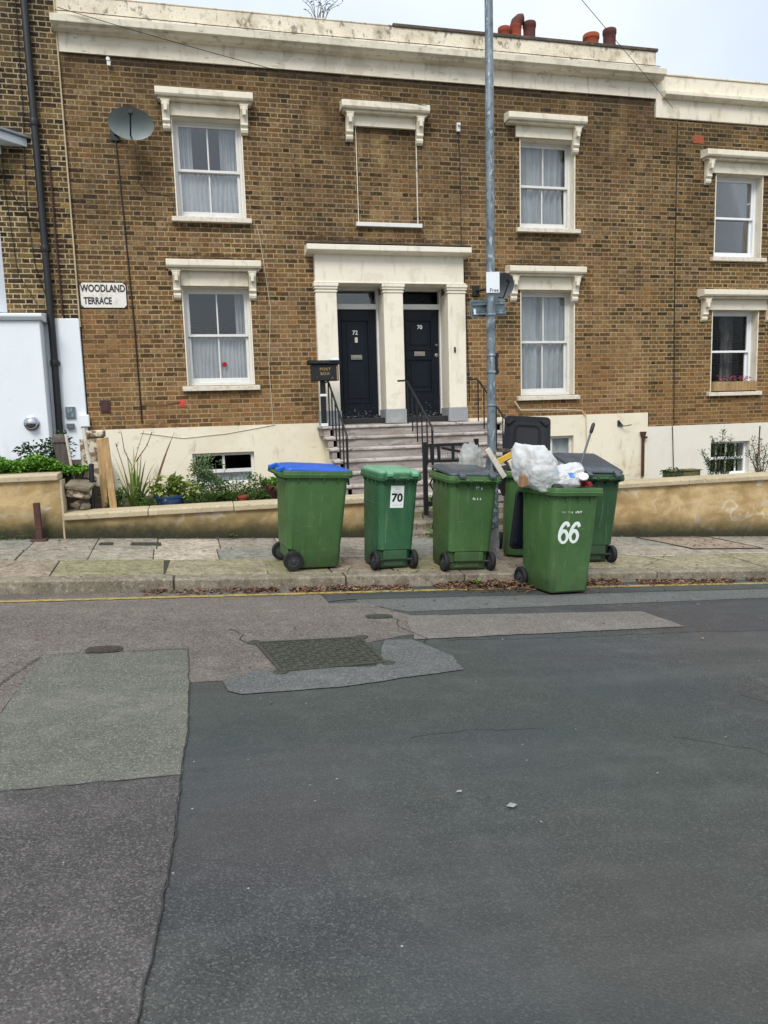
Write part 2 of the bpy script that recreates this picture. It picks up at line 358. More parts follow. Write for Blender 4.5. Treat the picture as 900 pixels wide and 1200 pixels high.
T['road_mid'] = asphalt('grey_trench_patch', '#5f615f', '#484a49', '#828482', .6, 90, False, .5)
T['joint'] = mk('tarred_joint', '#2a2a29', ((12, .5, .7, '#3c3b38', .7),), .7)
T['yellow_line'] = mk('worn_yellow_line', '#a88d3c', ((20, .45, .62, '#6d6a52', .95), (60, .48, .6, '#8b7c46', .85)), .8)
T['iron_cover'] = mk('cast_iron_cover', '#3d3f36', ((20, .5, .7, '#2f302c', .8), (50, .5, .7, '#6e6f64', .5)), .6, ((60, .5, .003),), .3)
T['rust'] = mk('rusty_iron', '#4a2e28', ((15, .5, .7, '#2c1e1c', .8), (40, .6, .7, '#7b5546', .5)), .8, ((50, .4, .002),))

T['rust_dark'] = mk('dark_rusty_cover', '#2f2723', ((30, .5, .65, '#4f453c', .7), (12, .5, .7, '#4a3028', .5)), .85, ((60, .5, .003),))
def slab(name, base, alt, moss=.35, speck=60):
    t = NT(name)
    c = t.mix(t.rng(t.noise(3.5, 4, .6), .35, .7), base, alt)
    c = t.mix(t.rng(t.noise(7, 6, .75, off=(2, 1, 5)), .48, .66, 0, .7), c, '#5f584e')
    c = t.mix(t.rng(t.noise(speck, 3, .7), .52, .66, 0, .6), c, '#433e37')
    c = t.mix(t.rng(t.noise(speck*1.3, 3, .7, off=(5, 5, 5)), .6, .72, 0, .5), c, '#c9c1b2')
    c = t.mix(t.rng(t.noise(4.5, 5, .65, off=(8, 8, 1)), .52, .68, 0, moss), c, '#6a6c41')
    t.col(c); t.rough(.85); t.b.inputs['Specular IOR Level'].default_value = .3
    c = t.mix(t.rng(t.noise(16, 6, .8, off=(1, 6, 3)), .50, .60, 0, .55), c, '#4d463c')
    c = t.mix(t.rng(t.noise(22, 5, .8, off=(7, 2, 9)), .56, .64, 0, .5), c, '#bfb5a0')
    t.col(c); t.bump(t.noise(40, 4, .7), .5, .005); return t.mat
T['slabs'] = [slab('slab_buff', '#a59d8f', '#8b8477', .15), slab('slab_grey', '#8b8c84', '#777a72', .15), slab('slab_pale', '#bdb2a2', '#a39886', .1), slab('slab_pink', '#9c9387', '#868072', .2)]
T['blocks'] = [slab('block_buff', '#9c9379', '#898267', .65, 45), slab('block_green', '#8f8a69', '#7b7858', .8, 45), slab('block_rose', '#9c8d7d', '#86796a', .4, 45)]
T['kerb'] = slab('granite_kerb', '#8f8676', '#70685a', .25, 70)
T['pave_joint'] = mk('dirty_joint', '#37322a', ((14, .5, .7, '#4e5234', .8),), .95, ((40, .6, .006),))
T['mossy'] = slab('mossy_step_stone', '#8f8777', '#736c5d', .8, 45)

def bin_plastic(name, c1, c2, rough=.42):
    t = NT(name)
    c = t.mix(t.rng(t.noise(2.5, 4, .6), .35, .7), c1, c2)
    c = t.mix(t.rng(t.noise(7, 5, .65, (1, 1, .25), (3, 1, 2)), .55, .75, 0, .3), c, '#5f7a52')
    c = t.mix(t.rng(t.noise(60, 3, .7, (1, 1, .2)), .64, .74, 0, .22), c, '#8fa07e')
    c = t.mix(t.rng(t.noise(30, 3, .8, (1, 1, .05), (1, 5, 2)), .60, .66, 0, .22), c, '#86987a')
    c = t.mix(t.rng(t.noise(14, 4, .8, (.25, .25, 2.5), (6, 5, 2)), .64, .69, 0, .22), c, '#9aa58c')
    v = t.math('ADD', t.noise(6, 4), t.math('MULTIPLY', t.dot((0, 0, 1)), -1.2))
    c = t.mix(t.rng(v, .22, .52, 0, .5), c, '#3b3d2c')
    t.col(c); t.rough(t.rng(t.noise(9, 4), .3, .7, rough-.06, rough+.14)); t.bump(t.noise(180, 2), .12, .001); t.bump(t.noise(3, 2), .15, .02)
    t.b.inputs['Specular IOR Level'].default_value = .4
    return t.mat
T['bin_green'] = bin_plastic('green_bin_plastic', '#3c5c33', '#45683a')
T['bin_green_deep'] = bin_plastic('deep_green_bin_plastic', '#2b5639', '#356444')
T['bin_green_dark'] = bin_plastic('dark_green_bin_plastic', '#27462b', '#305335')
T['lid_green_sheen'] = bin_plastic('green_lid_plastic_sky_sheen', '#5c9070', '#6f9f82', .35)  # lid green lightened: the sky's reflection is put into the colour
T['lid_blue'] = mk('blue_lid_plastic', '#1452b8', ((4, .5, .7, '#1c64c8', .6), (30, .6, .7, '#3f78c9', .3)), .35, ((120, .1, .001),))
T['lid_grey'] = mk('grey_lid_plastic', '#3b4249', ((4, .5, .7, '#4a5259', .6), (14, .58, .7, '#7d858a', .35), (50, .6, .7, '#2a2f34', .5)), .38, ((120, .1, .001),))
T['lid_dark'] = mk('dark_lid_plastic', '#14171b', ((4, .5, .7, '#1b1f24', .6), (30, .62, .7, '#34393d', .4)), .62, spec=.2)
T['lid_navy'] = mk('navy_lid_plastic', '#10161f', ((4, .5, .7, '#1a212b', .6),), .42)
T['tyre'] = mk('black_rubber', '#101112', ((14, .5, .7, '#2a2823', .6),), .75)
T['hub'] = mk('grey_hub_plastic', '#3a3d40', ((14, .6, .75, '#55534c', .6),), .5)
T['white_mark'] = mk('white_vinyl', '#e0e6e2', ((25, .60, .7, '#a9b8a6', .5), (70, .62, .68, '#6f8a68', .6)), .5)
T['faded_mark'] = mk('faded_print', '#a9bba3', ((70, .45, .6, '#54704a', .9),), .5)
T['ink'] = mk('black_ink', '#131313', (), .5)
T['ink_grey'] = mk('grey_ink', '#b4b7b9', ((120, .45, .6, '#d8dcdc', .8),), .5)
T['gold'] = mk('worn_gold_lettering', '#a98a55', ((120, .5, .6, '#3a3327', .8),), .5)

def bag_mat(name, c, alpha=.15, tr=.35, rough=.28):
    t = NT(name); t.col(t.mix(t.rng(t.noise(5, 4, .6), .50, .62, 0, .55), c, '#a9a49c')); t.rough(rough)
    t.bump(t.noise(9, 3, .5, dist=3.0), .35, .02)
    tl = t.n('ShaderNodeBsdfTranslucent'); tl.inputs[0].default_value = c4(c)
    mx = t.n('ShaderNodeMixShader'); mx.inputs[0].default_value = tr; t.lk(t.b.outputs[0], mx.inputs[1]); t.lk(tl.outputs[0], mx.inputs[2])
    tp = t.n('ShaderNodeBsdfTransparent'); m2 = t.n('ShaderNodeMixShader'); m2.inputs[0].default_value = alpha
    t.lk(mx.outputs[0], m2.inputs[1]); t.lk(tp.outputs[0], m2.inputs[2]); t.lk(m2.outputs[0], t.out.inputs[0]); return t.mat
T['bag_white'] = bag_mat('white_bag_film', '#e6e8e8', .14, .35)
T['bag_clear'] = bag_mat('clear_bag_film', '#c9cdcb', .45)
T['blue_print'] = mk('blue_print', '#2f6fc4', ((30, .5, .7, '#8db4e0', .5),), .4)
T['net'] = None
def cloth(name, c, alpha, tr=.3):
    t = NT(name); t.col(t.mix(t.rng(t.noise(3, 3), .4, .7, 0, .4), c, '#a7abb0')); t.rough(.9)
    tl = t.n('ShaderNodeBsdfTranslucent'); tl.inputs[0].default_value = c4(c)
    mx = t.n('ShaderNodeMixShader'); mx.inputs[0].default_value = tr; t.lk(t.b.outputs[0], mx.inputs[1]); t.lk(tl.outputs[0], mx.inputs[2])
    tp = t.n('ShaderNodeBsdfTransparent'); m2 = t.n('ShaderNodeMixShader'); m2.inputs[0].default_value = alpha
    t.lk(mx.outputs[0], m2.inputs[1]); t.lk(tp.outputs[0], m2.inputs[2]); t.lk(m2.outputs[0], t.out.inputs[0]); return t.mat
T['net'] = cloth('white_net_curtain', '#eef1f4', .06)
T['net_grey'] = cloth('grey_net_curtain', '#dfe5e8', .05)
T['drape'] = cloth('brown_grey_drape', '#45403c', .0, .1)
def glass(name, refl=.18, tint='#e6e6e6', fk=.35):
    t = NT(name); g = t.n('ShaderNodeBsdfGlossy'); g.inputs['Roughness'].default_value = .03; g.inputs[0].default_value = c4(tint)
    tp = t.n('ShaderNodeBsdfTransparent'); tp.inputs[0].default_value = (.93, .94, .94, 1)
    lw = t.n('ShaderNodeLayerWeight'); lw.inputs[0].default_value = .35
    f = t.math('MULTIPLY_ADD', lw.outputs['Fresnel'], fk, refl, clamp=True)
    mx = t.n('ShaderNodeMixShader'); t.lk(f, mx.inputs[0]); t.lk(tp.outputs[0], mx.inputs[1]); t.lk(g.outputs[0], mx.inputs[2]); t.lk(mx.outputs[0], t.out.inputs[0])
    b = t.n('ShaderNodeBump'); b.inputs['Strength'].default_value = .06; b.inputs['Distance'].default_value = .02
    t.lk(t.noise(3, 2), b.inputs['Height']); t.lk(b.outputs[0], g.inputs['Normal'])
    return t.mat
T['glass'] = glass('window_glass', .05)
T['glass_dark'] = glass('dark_window_glass', .0, fk=.12)
T['glass_bright'] = glass('reflective_window_glass', .07)
def leafm(name, c1, c2, c3=None, rough=.55):
    t = NT(name); gi = t.n('ShaderNodeNewGeometry')
    c = t.mix(gi.outputs['Random Per Island'], c1, c2)
    if c3: c = t.mix(t.rng(t.noise(9, 3), .55, .68, 0, .8), c, c3)
    t.col(c); t.rough(rough)
    tl = t.n('ShaderNodeBsdfTranslucent'); t.lk(c, tl.inputs[0]); mx = t.n('ShaderNodeMixShader'); mx.inputs[0].default_value = .25
    t.lk(t.b.outputs[0], mx.inputs[1]); t.lk(tl.outputs[0], mx.inputs[2]); t.lk(mx.outputs[0], t.out.inputs[0]); return t.mat
T['leaf'] = leafm('mid_green_leaf', '#34501f', '#5b7836', '#8a9a5c')
T['leaf_bright'] = leafm('bright_green_leaf', '#46761c', '#79a83a', '#2f5217')
T['leaf_dark'] = leafm('dark_green_leaf', '#1f3a18', '#39592b')
T['leaf_grey'] = leafm('grey_green_leaf', '#4e6a3f', '#7f9668')
T['leaf_lime'] = leafm('yellow_green_leaf', '#5c7530', '#94a352')
T['leaf_brown'] = leafm('brown_dry_leaf', '#3c2a20', '#8d6f58', '#b39a80', .8)
T['leaf_maroon'] = leafm('maroon_dry_leaf', '#3d1e1c', '#6f4038', None, .8)
T['stem'] = mk('plant_stem', '#5a4a34', (), .8)
T['stem_red'] = mk('reddish_stem', '#6b4038', (), .8)
T['flower'] = leafm('pink_petals', '#b5446a', '#d98aa8')
T['flower_red'] = mk('red_petals', '#a31f2a', (), .6)
T['wood'] = mk('pale_sawn_wood', '#a88a5e', ((3, .4, .65, '#7d5f3c', .7, (12, 12, .6)), (8, .55, .7, '#c9ad80', .6, (10, 10, .5))), .75)
T['wood_grey'] = mk('weathered_grey_wood', '#5c534c', ((3, .4, .65, '#38322e', .8, (14, 14, .8)), (8, .55, .7, '#8a8079', .5, (10, 10, .5))), .9, ((30, .6, .006),))
T['board_white'] = mk('white_board', '#c9c2b4', ((6, .5, .7, '#9c9484', .6),), .7)
T['board_yellow'] = mk('yellow_board', '#c9a23a', ((6, .5, .7, '#a17d2c', .6),), .6)
T['card'] = mk('brown_card', '#8f6f50', ((6, .5, .7, '#6f543c', .6),), .85)
T['litter_grey'] = mk('grey_litter', '#8f918c', ((60, .5, .6, '#6c6e6a', .7),), .8)
T['trough'] = mk('mossy_trough', '#5f6238', ((6, .45, .65, '#3c3d2a', .8), (20, .5, .65, '#8b8750', .6)), .9)
T['blue_pot'] = mk('blue_glazed_pot', '#1d3a66', ((8, .5, .7, '#142a4e', .6),), .3)
T['stone'] = mk('rubble_stone', '#7b7160', ((6, .45, .65, '#4f4739', .7), (14, .55, .7, '#a79b84', .6), (40, .6, .7, '#332d24', .5)), .95, ((18, .8, .015), (60, .5, .003)))
T['flaking'] = mk('flaking_painted_brick', '#c9bfa8', ((9, .47, .55, '#6e5644', .9), (18, .55, .62, '#3f352a', .8)), .9, ((20, .7, .012),))
T['chrome'] = mk('chrome_vent', '#b9bcc0', (), .2, (), 1)
T['cup_red'] = mk('red_cup', '#8c1c26', (), .4)
T['grey_handle'] = mk('grey_handle', '#5c6166', (), .4, (), .3)
T['red_tag'] = mk('red_tag', '#c0473a', (), .6)
T['vent_red'] = mk('terracotta_vent', '#a2553a', ((40, .5, .6, '#6e3626', .6),), .8)

# ------------------------------------------------------------------ camera (at the origin, heights are measured from the eye)
cam = bpy.data.cameras.new('camera'); camo = bpy.data.objects.new('camera', cam); COL.objects.link(camo); S.camera = camo
yaw, pitch, roll = R(-13.563), R(-7.424), R(-1.717)
fw = Vector((-math.sin(yaw)*math.cos(pitch), math.cos(yaw)*math.cos(pitch), math.sin(pitch)))
rt = Vector((math.cos(yaw), math.sin(yaw), 0)); up = rt.cross(fw)
r2 = rt*math.cos(roll) + up*math.sin(roll); u2 = -rt*math.sin(roll) + up*math.cos(roll)
camo.matrix_world = Matrix((( r2.x, u2.x, -fw.x, 0), (r2.y, u2.y, -fw.y, 0), (r2.z, u2.z, -fw.z, 0), (0, 0, 0, 1)))
cam.sensor_width = 36; cam.lens = 868.67/1200*36; cam.clip_end = 2000; cam.clip_start = .05

# ------------------------------------------------------------------ light: bright overcast
SUN_EL, SUN_AZ = R(48), R(205)      # azimuth measured clockwise from +Y: behind the camera, a little to the left
w = bpy.data.worlds.new('World'); S.world = w; w.use_nodes = True; nt = w.node_tree
bg = nt.nodes['Background']; bg.inputs[1].default_value = .1
sky = nt.nodes.new('ShaderNodeTexSky'); sky.sky_type = 'NISHITA'; sky.sun_disc = False; sky.sun_elevation = SUN_EL; sky.sun_rotation = SUN_AZ
sky.air_density = 1; sky.dust_density = 2
tc = nt.nodes.new('ShaderNodeTexCoord')
sp = nt.nodes.new('ShaderNodeSeparateXYZ'); nt.links.new(tc.outputs['Generated'], sp.inputs[0])
cr = nt.nodes.new('ShaderNodeValToRGB'); nt.links.new(sp.outputs[2], cr.inputs[0])   # cloud deck brighter overhead
e = cr.color_ramp.elements; e[0].position = 0; e[0].color = (4.6, 5.1, 5.7, 1); e[1].position = 1; e[1].color = (11.5, 12, 12.6, 1)
m = e.new(.45); m.color = (6.1, 6.6, 7.3, 1)
cn = nt.nodes.new('ShaderNodeTexNoise'); cn.inputs['Scale'].default_value = 2.2; cn.inputs['Detail'].default_value = 5; nt.links.new(tc.outputs['Generated'], cn.inputs['Vector'])
mr = nt.nodes.new('ShaderNodeMapRange'); nt.links.new(cn.outputs['Fac'], mr.inputs[0])
for i, v in enumerate((.38, .62, .66, .98)): mr.inputs[i+1].default_value = v
mx = nt.nodes.new('ShaderNodeMix'); mx.data_type = 'RGBA'; nt.links.new(mr.outputs[0], mx.inputs['Factor'])
nt.links.new(sky.outputs[0], mx.inputs[6]); nt.links.new(cr.outputs[0], mx.inputs[7]); nt.links.new(mx.outputs[2], bg.inputs[0])
sl = bpy.data.lights.new('sun', 'SUN'); sl.energy = 1.5; sl.angle = R(22); sl.color = (1, .96, .9)
so = bpy.data.objects.new('sun', sl); COL.objects.link(so)
sd = Vector((math.sin(SUN_AZ)*math.cos(SUN_EL), math.cos(SUN_AZ)*math.cos(SUN_EL), math.sin(SUN_EL)))
so.rotation_euler = sd.to_track_quat('Z', 'Y').to_euler()
S.view_settings.view_transform = 'Standard'; S.view_settings.look = 'None'; S.view_settings.gamma = 1; S.view_settings.exposure = .72
S.cycles.max_bounces = 6; S.cycles.transparent_max_bounces = 10

# ------------------------------------------------------------------ ground, road, pavement (the street falls to the right)
SL = -.065
YK, YW, YF = 6.95, 9.0, 12.59           # kerb face, garden wall face, house fronts
def zr(x, y): return -1.572 + SL*x + .02*(YK - y)
def zp(x, y): return -1.455 + SL*x + .03*(y - YK)
def sheet(pts, h, name, mat, f=zr, sub=False):
    b = MB(); b.add([(x, y, f(x, y) + h) for x, y in pts], [tuple(range(len(pts)))])
    o = struct(b, name, mat)
    if o.data.polygons[0].normal.z < 0: o.data.flip_normals()
    return o
sheet([(-70, -60), (80, -60), (80, 90), (-70, 90)], -.35, 'ground', T['soil'])
b = MB(); xs = [-30, 30]; ys = [-6.5, YK + .02]
b.add([(x, y, zr(x, y)) for y in ys for x in xs], [(0, 1, 3, 2)]); struct(b, 'road', T['road'])
def rag(pts, amp, step=.06, seed=1):
    """walk a polygon's edges in short steps and roughen them"""
    out = []
    for i, p in enumerate(pts):
        q = pts[(i+1) % len(pts)]; L = math.dist(p, q); n = max(1, int(L/step))
        for k in range(n):
            x = p[0] + (q[0]-p[0])*k/n; y = p[1] + (q[1]-p[1])*k/n
            out.append((x + amp*noise.noise(Vector((x*9, y*9, seed))), y + amp*noise.noise(Vector((x*9, y*9, seed+9)))))
    return out
sheet(rag([(-12, YK), (-12, 3.9), (-1.08, 3.9), (-1.06, 4.97), (-.17, 5.0), (-.17, 4.30), (.04, 4.31), (.3, 4.44), (1.02, 4.98), (1.35, 5.15), (1.52, 5.2), (1.6, 5.75), (1.3, 6.3), (1.0, 6.27), (.98, 6.66), (1.0, YK)], .012), .003, 'road_worn_strip', T['road_old'])
sheet(rag([(-1.07, 4.98), (-.17, 5.01), (-.15, 3.65), (-.17, 3.08), (-.86, 3.05), (-1.5, 3.0), (-1.3, 3.9), (-1.07, 3.95)], .008), .006, 'road_gritty_patch', T['road_grit'])
sheet(rag([(-.87, 3.055), (-.17, 3.08), (-.18, 2.6), (-.21, 2.05), (-.25, 1.6), (-.3, -1), (-4, -1), (-4, 3.0), (-1.6, 3.0)], .008), .009, 'road_coarse_patch', T['road_dark'])
sheet(rag([(1.54, 5.75), (3.67, 5.66), (3.72, 5.11), (1.42, 5.03)], .012), .006, 'road_pale_patch', T['road_light'])
sheet(rag([(.04, 4.31), (.24, 4.48), (.99, 4.44), (1.2, 5.05), (1.40, 5.03), (1.55, 4.6), (1.52, 4.3), (.72, 4.09), (.13, 4.05), (.06, 4.12)], .012), .0065, 'road_grey_patch', T['road_mid'])
sheet(rag([(1.3, 6.62), (9, 6.5), (9, 6.2), (1.6, 5.9), (1.25, 6.3)], .015), .0032, 'road_gutter_strip', T['road_mid'])
sheet(rag([(1.0, YK-.01), (12, YK-.01), (12, 6.5), (1.2, 6.42), (1.0, 6.35)], .015), .006, 'road_smooth_strip', T['road'])
def strip(line, wdt, h, name, mat, f=zr, amp=.004, closed=False):
    b = MB(); vs = []
    pts = []
    for i in range(len(line)-1):
        p, q = line[i], line[i+1]; n = max(1, int(math.dist(p, q)/.05))
        for k in range(n + (1 if i == len(line)-2 else 0)): pts.append((p[0]+(q[0]-p[0])*k/n, p[1]+(q[1]-p[1])*k/n))
    for i, p in enumerate(pts):
        a = pts[max(0, i-1)]; c = pts[min(len(pts)-1, i+1)]; dx, dy = c[0]-a[0], c[1]-a[1]; L = math.hypot(dx, dy) or 1
        nx, ny = -dy/L, dx/L
        ww = wdt/2*(1 + .5*noise.noise(Vector((p[0]*14, p[1]*14, 3))))
        ox = amp*noise.noise(Vector((p[0]*11, p[1]*11, 1)))
        for s_ in (-1, 1):
            x, y = p[0] + nx*(s_*ww + ox), p[1] + ny*(s_*ww + ox); vs.append((x, y, f(x, y) + h))
    b.add(vs, [(2*i, 2*i+1, 2*i+3, 2*i+2) for i in range(len(pts)-1)])
    o = struct(b, name, mat)
    if o.data.polygons[0].normal.z < 0: o.data.flip_normals()
    return o
strip([(-.175, 5.0), (-.155, 4.3), (-.15, 3.65), (-.17, 3.08), (-.18, 2.6), (-.21, 2.05), (-.25, 1.6), (-.3, -.9)], .0045, .0105, 'road_joint', T['joint'], amp=.012)
strip([(-1.5, 3.0), (-.86, 3.055), (-.17, 3.08)], .007, .012, 'road_joint', T['joint'], amp=.01)
strip([(-1.3, 3.9), (-1.07, 4.98), (-.17, 5.0)], .007, .012, 'road_joint', T['joint'], amp=.01)
strip([(1.6, 5.0), (2.6, 4.93), (3.6, 4.96), (4.6, 4.9), (6.5, 5.1)], .006, .004, 'road_crack', T['joint'], amp=.03)
strip([(.12, 5.5), (.2, 5.32), (.17, 5.2), (.27, 5.08)], .008, .007, 'road_crack', T['joint'], amp=.03)
strip([(1.3, 5.9), (1.45, 5.62), (1.38, 5.4), (1.5, 5.1), (1.46, 4.9)], .007, .009, 'road_crack', T['joint'], amp=.03)
strip([(3.0, 3.6), (3.1, 3.35), (3.12, 3.2)], .005, .004, 'road_crack', T['joint'], amp=.02)
strip([(-12, 6.66), (-1.72, 6.645), (.55, 6.70), (2.03, 6.74), (3.26, 6.735), (12, 6.74)], .078, .0085, 'yellow_road_line', T['yellow_line'], amp=.008)

# kerb stones and paving slabs: surface pattern of one pavement, each a slightly uneven stone
rnd = random.Random(11)
b = MB(); b.add([(x, y, zp(x, y) - .012) for y in (YK+.02, YW+.3) for x in (-30, 30)], [(0, 1, 3, 2)])
b.add([(x, YK+.02, (zr(x, YK) if k else zp(x, YK)) - .012) for k in (1, 0) for x in (-30, 30)], [(0, 1, 3, 2)])
pj = struct(b, 'pavement_bed', T['pave_joint'])
def stone(mb, x0, x1, y0, y1, t0=0, dz=0, thick=.08, f=zp, sk=0.0):
    vs = []
    for dzz in (-thick, 0):
        for x, y in ((x0, y0), (x1, y0), (x1+sk, y1), (x0+sk, y1)):
            vs.append((x, y, f(x, y) + dz + dzz + (t0 if x == x1 else 0)))
    mb.add(vs, [(3,2,1,0),(4,5,6,7),(0,1,5,4),(1,2,6,5),(2,3,7,6),(3,0,4,7)])
kb = MB(); x = -9.3
kj = [-9, -7.9, -6.8, -5.4, -4.3, -3.05, -1.95, -.33, 1.28, 2.5, 3.45, 4.70, 6.2, 7.4, 8.8, 10, 11.5, 13]
for i in range(len(kj)-1):
    stone(kb, kj[i]+.006, kj[i+1]-.006, YK + rnd.uniform(-.006, .006), YK+.20, dz=rnd.uniform(-.004, .006), thick=.24)
ko = kb.build('kerb', T['kerb'], bevel=.016, seg=3); tag(ko, kind='structure')
mats = T['slabs'] + T['blocks']; pb = MB()
x = -8.6
bj = [-8.6, -7.4, -6.2, -5.0, -3.8, -2.6, -1.42, -.42, .55, 1.18, 1.82, 2.9, 3.6, 4.4, 5.15, 6.2, 7.3, 8.4, 9.5, 10.6, 11.7, 13]
for i in range(len(bj)-1):
    pb.mi = 4 + rnd.choice([0, 1, 0, 2]); stone(pb, bj[i]+.006, bj[i+1]-.006, YK+.21, YK+.88, dz=rnd.uniform(-.005, .004), t0=rnd.uniform(-.004, .004), sk=rnd.uniform(-.03, .03))
pal = {-2: 3, -1: 3, 0: 2, 1: 1, 2: 1, 3: 0, 4: 1, 5: 0, 6: 3, 7: 1, 8: 0}
for row, (y0, y1) in enumerate(((YK+.89, YK+1.44), (YK+1.45, YW+.2))):
    x = -8.5 + row*.01; k = -12
    while x < 12.5:
        wd = .66 + rnd.uniform(-.03, .03)
        pb.mi = pal[k] if (k in pal and rnd.random() < .8) else rnd.choice([0, 1, 2, 3, 3, 0])
        stone(pb, x+.005, x+wd-.005, y0, y1, dz=rnd.uniform(-.005, .005), t0=rnd.uniform(-.004, .004), sk=-.02); x += wd; k += 1
po = pb.build('pavement', mats, bevel=.005, seg=1); tag(po, kind='structure')

for L in ([(-2.2, 7.2), (-1.9, 7.5), (-1.75, 7.83)], [(-.9, 8.1), (-.7, 8.25), (-.45, 8.3)], [(1.3, 7.0), (1.42, 7.4), (1.36, 7.8)], [(.2, 7.5), (.5, 7.42), (.8, 7.5)], [(4.7, 7.2), (5.2, 7.6), (5.4, 7.83)], [(3.0, 8.6), (3.5, 8.5), (4.4, 8.62)], [(5.9, 7.3), (6.4, 7.45)], [(2.0, 8.0), (2.3, 8.3), (2.25, 8.8)]):
    strip(L, .006, .009, 'paving_crack', T['joint'], f=zp, amp=.03)
for L in ([(2.2, 3.1), (2.5, 2.9), (2.6, 2.6)], [(4.0, 4.2), (4.6, 4.0), (5.4, 4.1)], [(.9, 3.3), (1.2, 3.36), (1.6, 3.3)]):
    strip(L, .0035, .0035, 'road_crack', T['joint'], amp=.03)
def grate(cx, cy, w_, d_, f, name, label, nx=5, ny=3, h=.016, mat='iron_cover', frame=.02, rot=0):
    t = thing(name, label, 'cover', (cx, cy, f(cx, cy)))
    M0 = Matrix.Translation((cx, cy, f(cx, cy) + h)) @ Matrix.Rotation(math.atan(SL), 4, Vector((0, -1, 0))) @ Matrix.Rotation(rot, 4, 'Z')
    fr = MB(); fr.box(-w_/2, w_/2, -d_/2, -d_/2+frame, -.03, .002, M0); fr.box(-w_/2, w_/2, d_/2-frame, d_/2, -.03, .002, M0)
    fr.box(-w_/2, -w_/2+frame, -d_/2+frame, d_/2-frame, -.03, .002, M0); fr.box(w_/2-frame, w_/2, -d_/2+frame, d_/2-frame, -.03, .002, M0)
    fr.build('frame', T[mat], t)
    g = MB(); g.box(-w_/2+frame, w_/2-frame, -d_/2+frame, d_/2-frame, -.03, -.006, M0)
    iw, idp = w_-2*frame, d_-2*frame
    for i in range(nx):
        for j in range(ny):
            ax, ay = -iw/2 + iw*(i+.15)/nx, -idp/2 + idp*(j+.15)/ny
            g.box(ax, ax+iw*.7/nx, ay, ay+idp*.7/ny, -.006, 0, M0)
    g.build('lid', T[mat], t); return t
# the large manhole is not square to the street
def manhole():
    P = [(.27, 5.10), (1.04, 5.14), (1.08, 4.50), (.38, 4.41)]
    cx, cy = .7, 4.78; t = thing('manhole_cover', 'large square ribbed iron manhole cover set in the pale asphalt strip', 'manhole cover', (cx, cy, zr(cx, cy)))
    def q(u, v, e=0):
        a = [P[3][k]*(1-u)*(1-v) + P[2][k]*u*(1-v) + P[1][k]*u*v + P[0][k]*(1-u)*v for k in (0, 1)]
        return (a[0], a[1], zr(*a) + e)
    fr = MB(); e = .035
    for (u0, u1, v0, v1) in ((0, 1, 0, e), (0, 1, 1-e, 1), (0, e, e, 1-e), (1-e, 1, e, 1-e)):
        fr.add([q(u0, v0, -.02), q(u1, v0, -.02), q(u1, v1, -.02), q(u0, v1, -.02), q(u0, v0, .013), q(u1, v0, .013), q(u1, v1, .013), q(u0, v1, .013)], [(4,5,6,7),(0,1,5,4),(1,2,6,5),(2,3,7,6),(3,0,4,7)])
    for u, v in ((0, 0), (1, 0), (1, 1), (0, 1)):
        a = q(u, v); fr.lathe([(.05, 0), (.05, .011), (.0, .011)], 6, Matrix.Translation(a))
    fr.build('frame', T['iron_cover'], t)
    l = MB(); N = 13
    l.add([q(e, e, .007), q(1-e, e, .007), q(1-e, 1-e, .007), q(e, 1-e, .007)], [(0, 1, 2, 3)])
    for i in range(N):
        for j in range(N):
            u0 = e + (1-2*e)*(i+.12)/N; v0 = e + (1-2*e)*(j+.12)/N; du = (1-2*e)*.76/N
            if (i+j) % 2: l.add([q(u0, v0, .007), q(u0+du, v0, .007), q(u0+du, v0+du*.4, .007), q(u0, v0+du*.4, .007), q(u0, v0, .0125), q(u0+du, v0, .0125), q(u0+du, v0+du*.4, .0125), q(u0, v0+du*.4, .0125)], [(4,5,6,7),(0,1,5,4),(1,2,6,5),(2,3,7,6),(3,0,4,7)])
            else: l.add([q(u0, v0, .007), q(u0+du*.4, v0, .007), q(u0+du*.4, v0+du, .007), q(u0, v0+du, .007), q(u0, v0, .0125), q(u0+du*.4, v0, .0125), q(u0+du*.4, v0+du, .0125), q(u0, v0+du, .0125)], [(4,5,6,7),(0,1,5,4),(1,2,6,5),(2,3,7,6),(3,0,4,7)])
    l.build('lid', T['iron_cover'], t)
manhole()
def oval(cx, cy, w_, d_, name, label, mat):
    t = thing(name, label, 'cover', (cx, cy, zr(cx, cy)))
    for nm, s_, h, cap in (('frame', 1, .010, 1), ('lid', .8, .0135, 1)):
        b = MB(); n = 24; pts = []
        for k in range(n):
            a = 2*PI*k/n; c_, s2 = math.cos(a), math.sin(a)
            x = cx + math.copysign(abs(c_)**.6, c_)*w_/2*s_; y = cy + math.copysign(abs(s2)**.6, s2)*d_/2*s_; pts.append((x, y))
        b.add([(x, y, zr(x, y)-.01) for x, y in pts] + [(x, y, zr(x, y)+h) for x, y in pts], [tuple(range(n, 2*n))] + [(i, (i+1) % n, n+(i+1) % n, n+i) for i in range(n)])
        b.build(nm, T[mat], t)
oval(-.71, 5.06, .23, .17, 'water_valve_cover', 'small oval rusty iron cover above the gritty grey patch', 'rust_dark')
oval(1.32, 5.75, .22, .14, 'valve_cover', 'small dark iron cover beside the pale asphalt strip', 'iron_cover')
grate(-1.1, 8.63, .14, .12, zp, 'pavement_cover', 'tiny dark iron lid in the pavement below the garden wall', 1, 1, .016)
grate(-.68, 8.62, .32, .13, zp, 'pavement_cover', 'rectangular dark iron lid in a pale paving slab', 4, 1, .016)
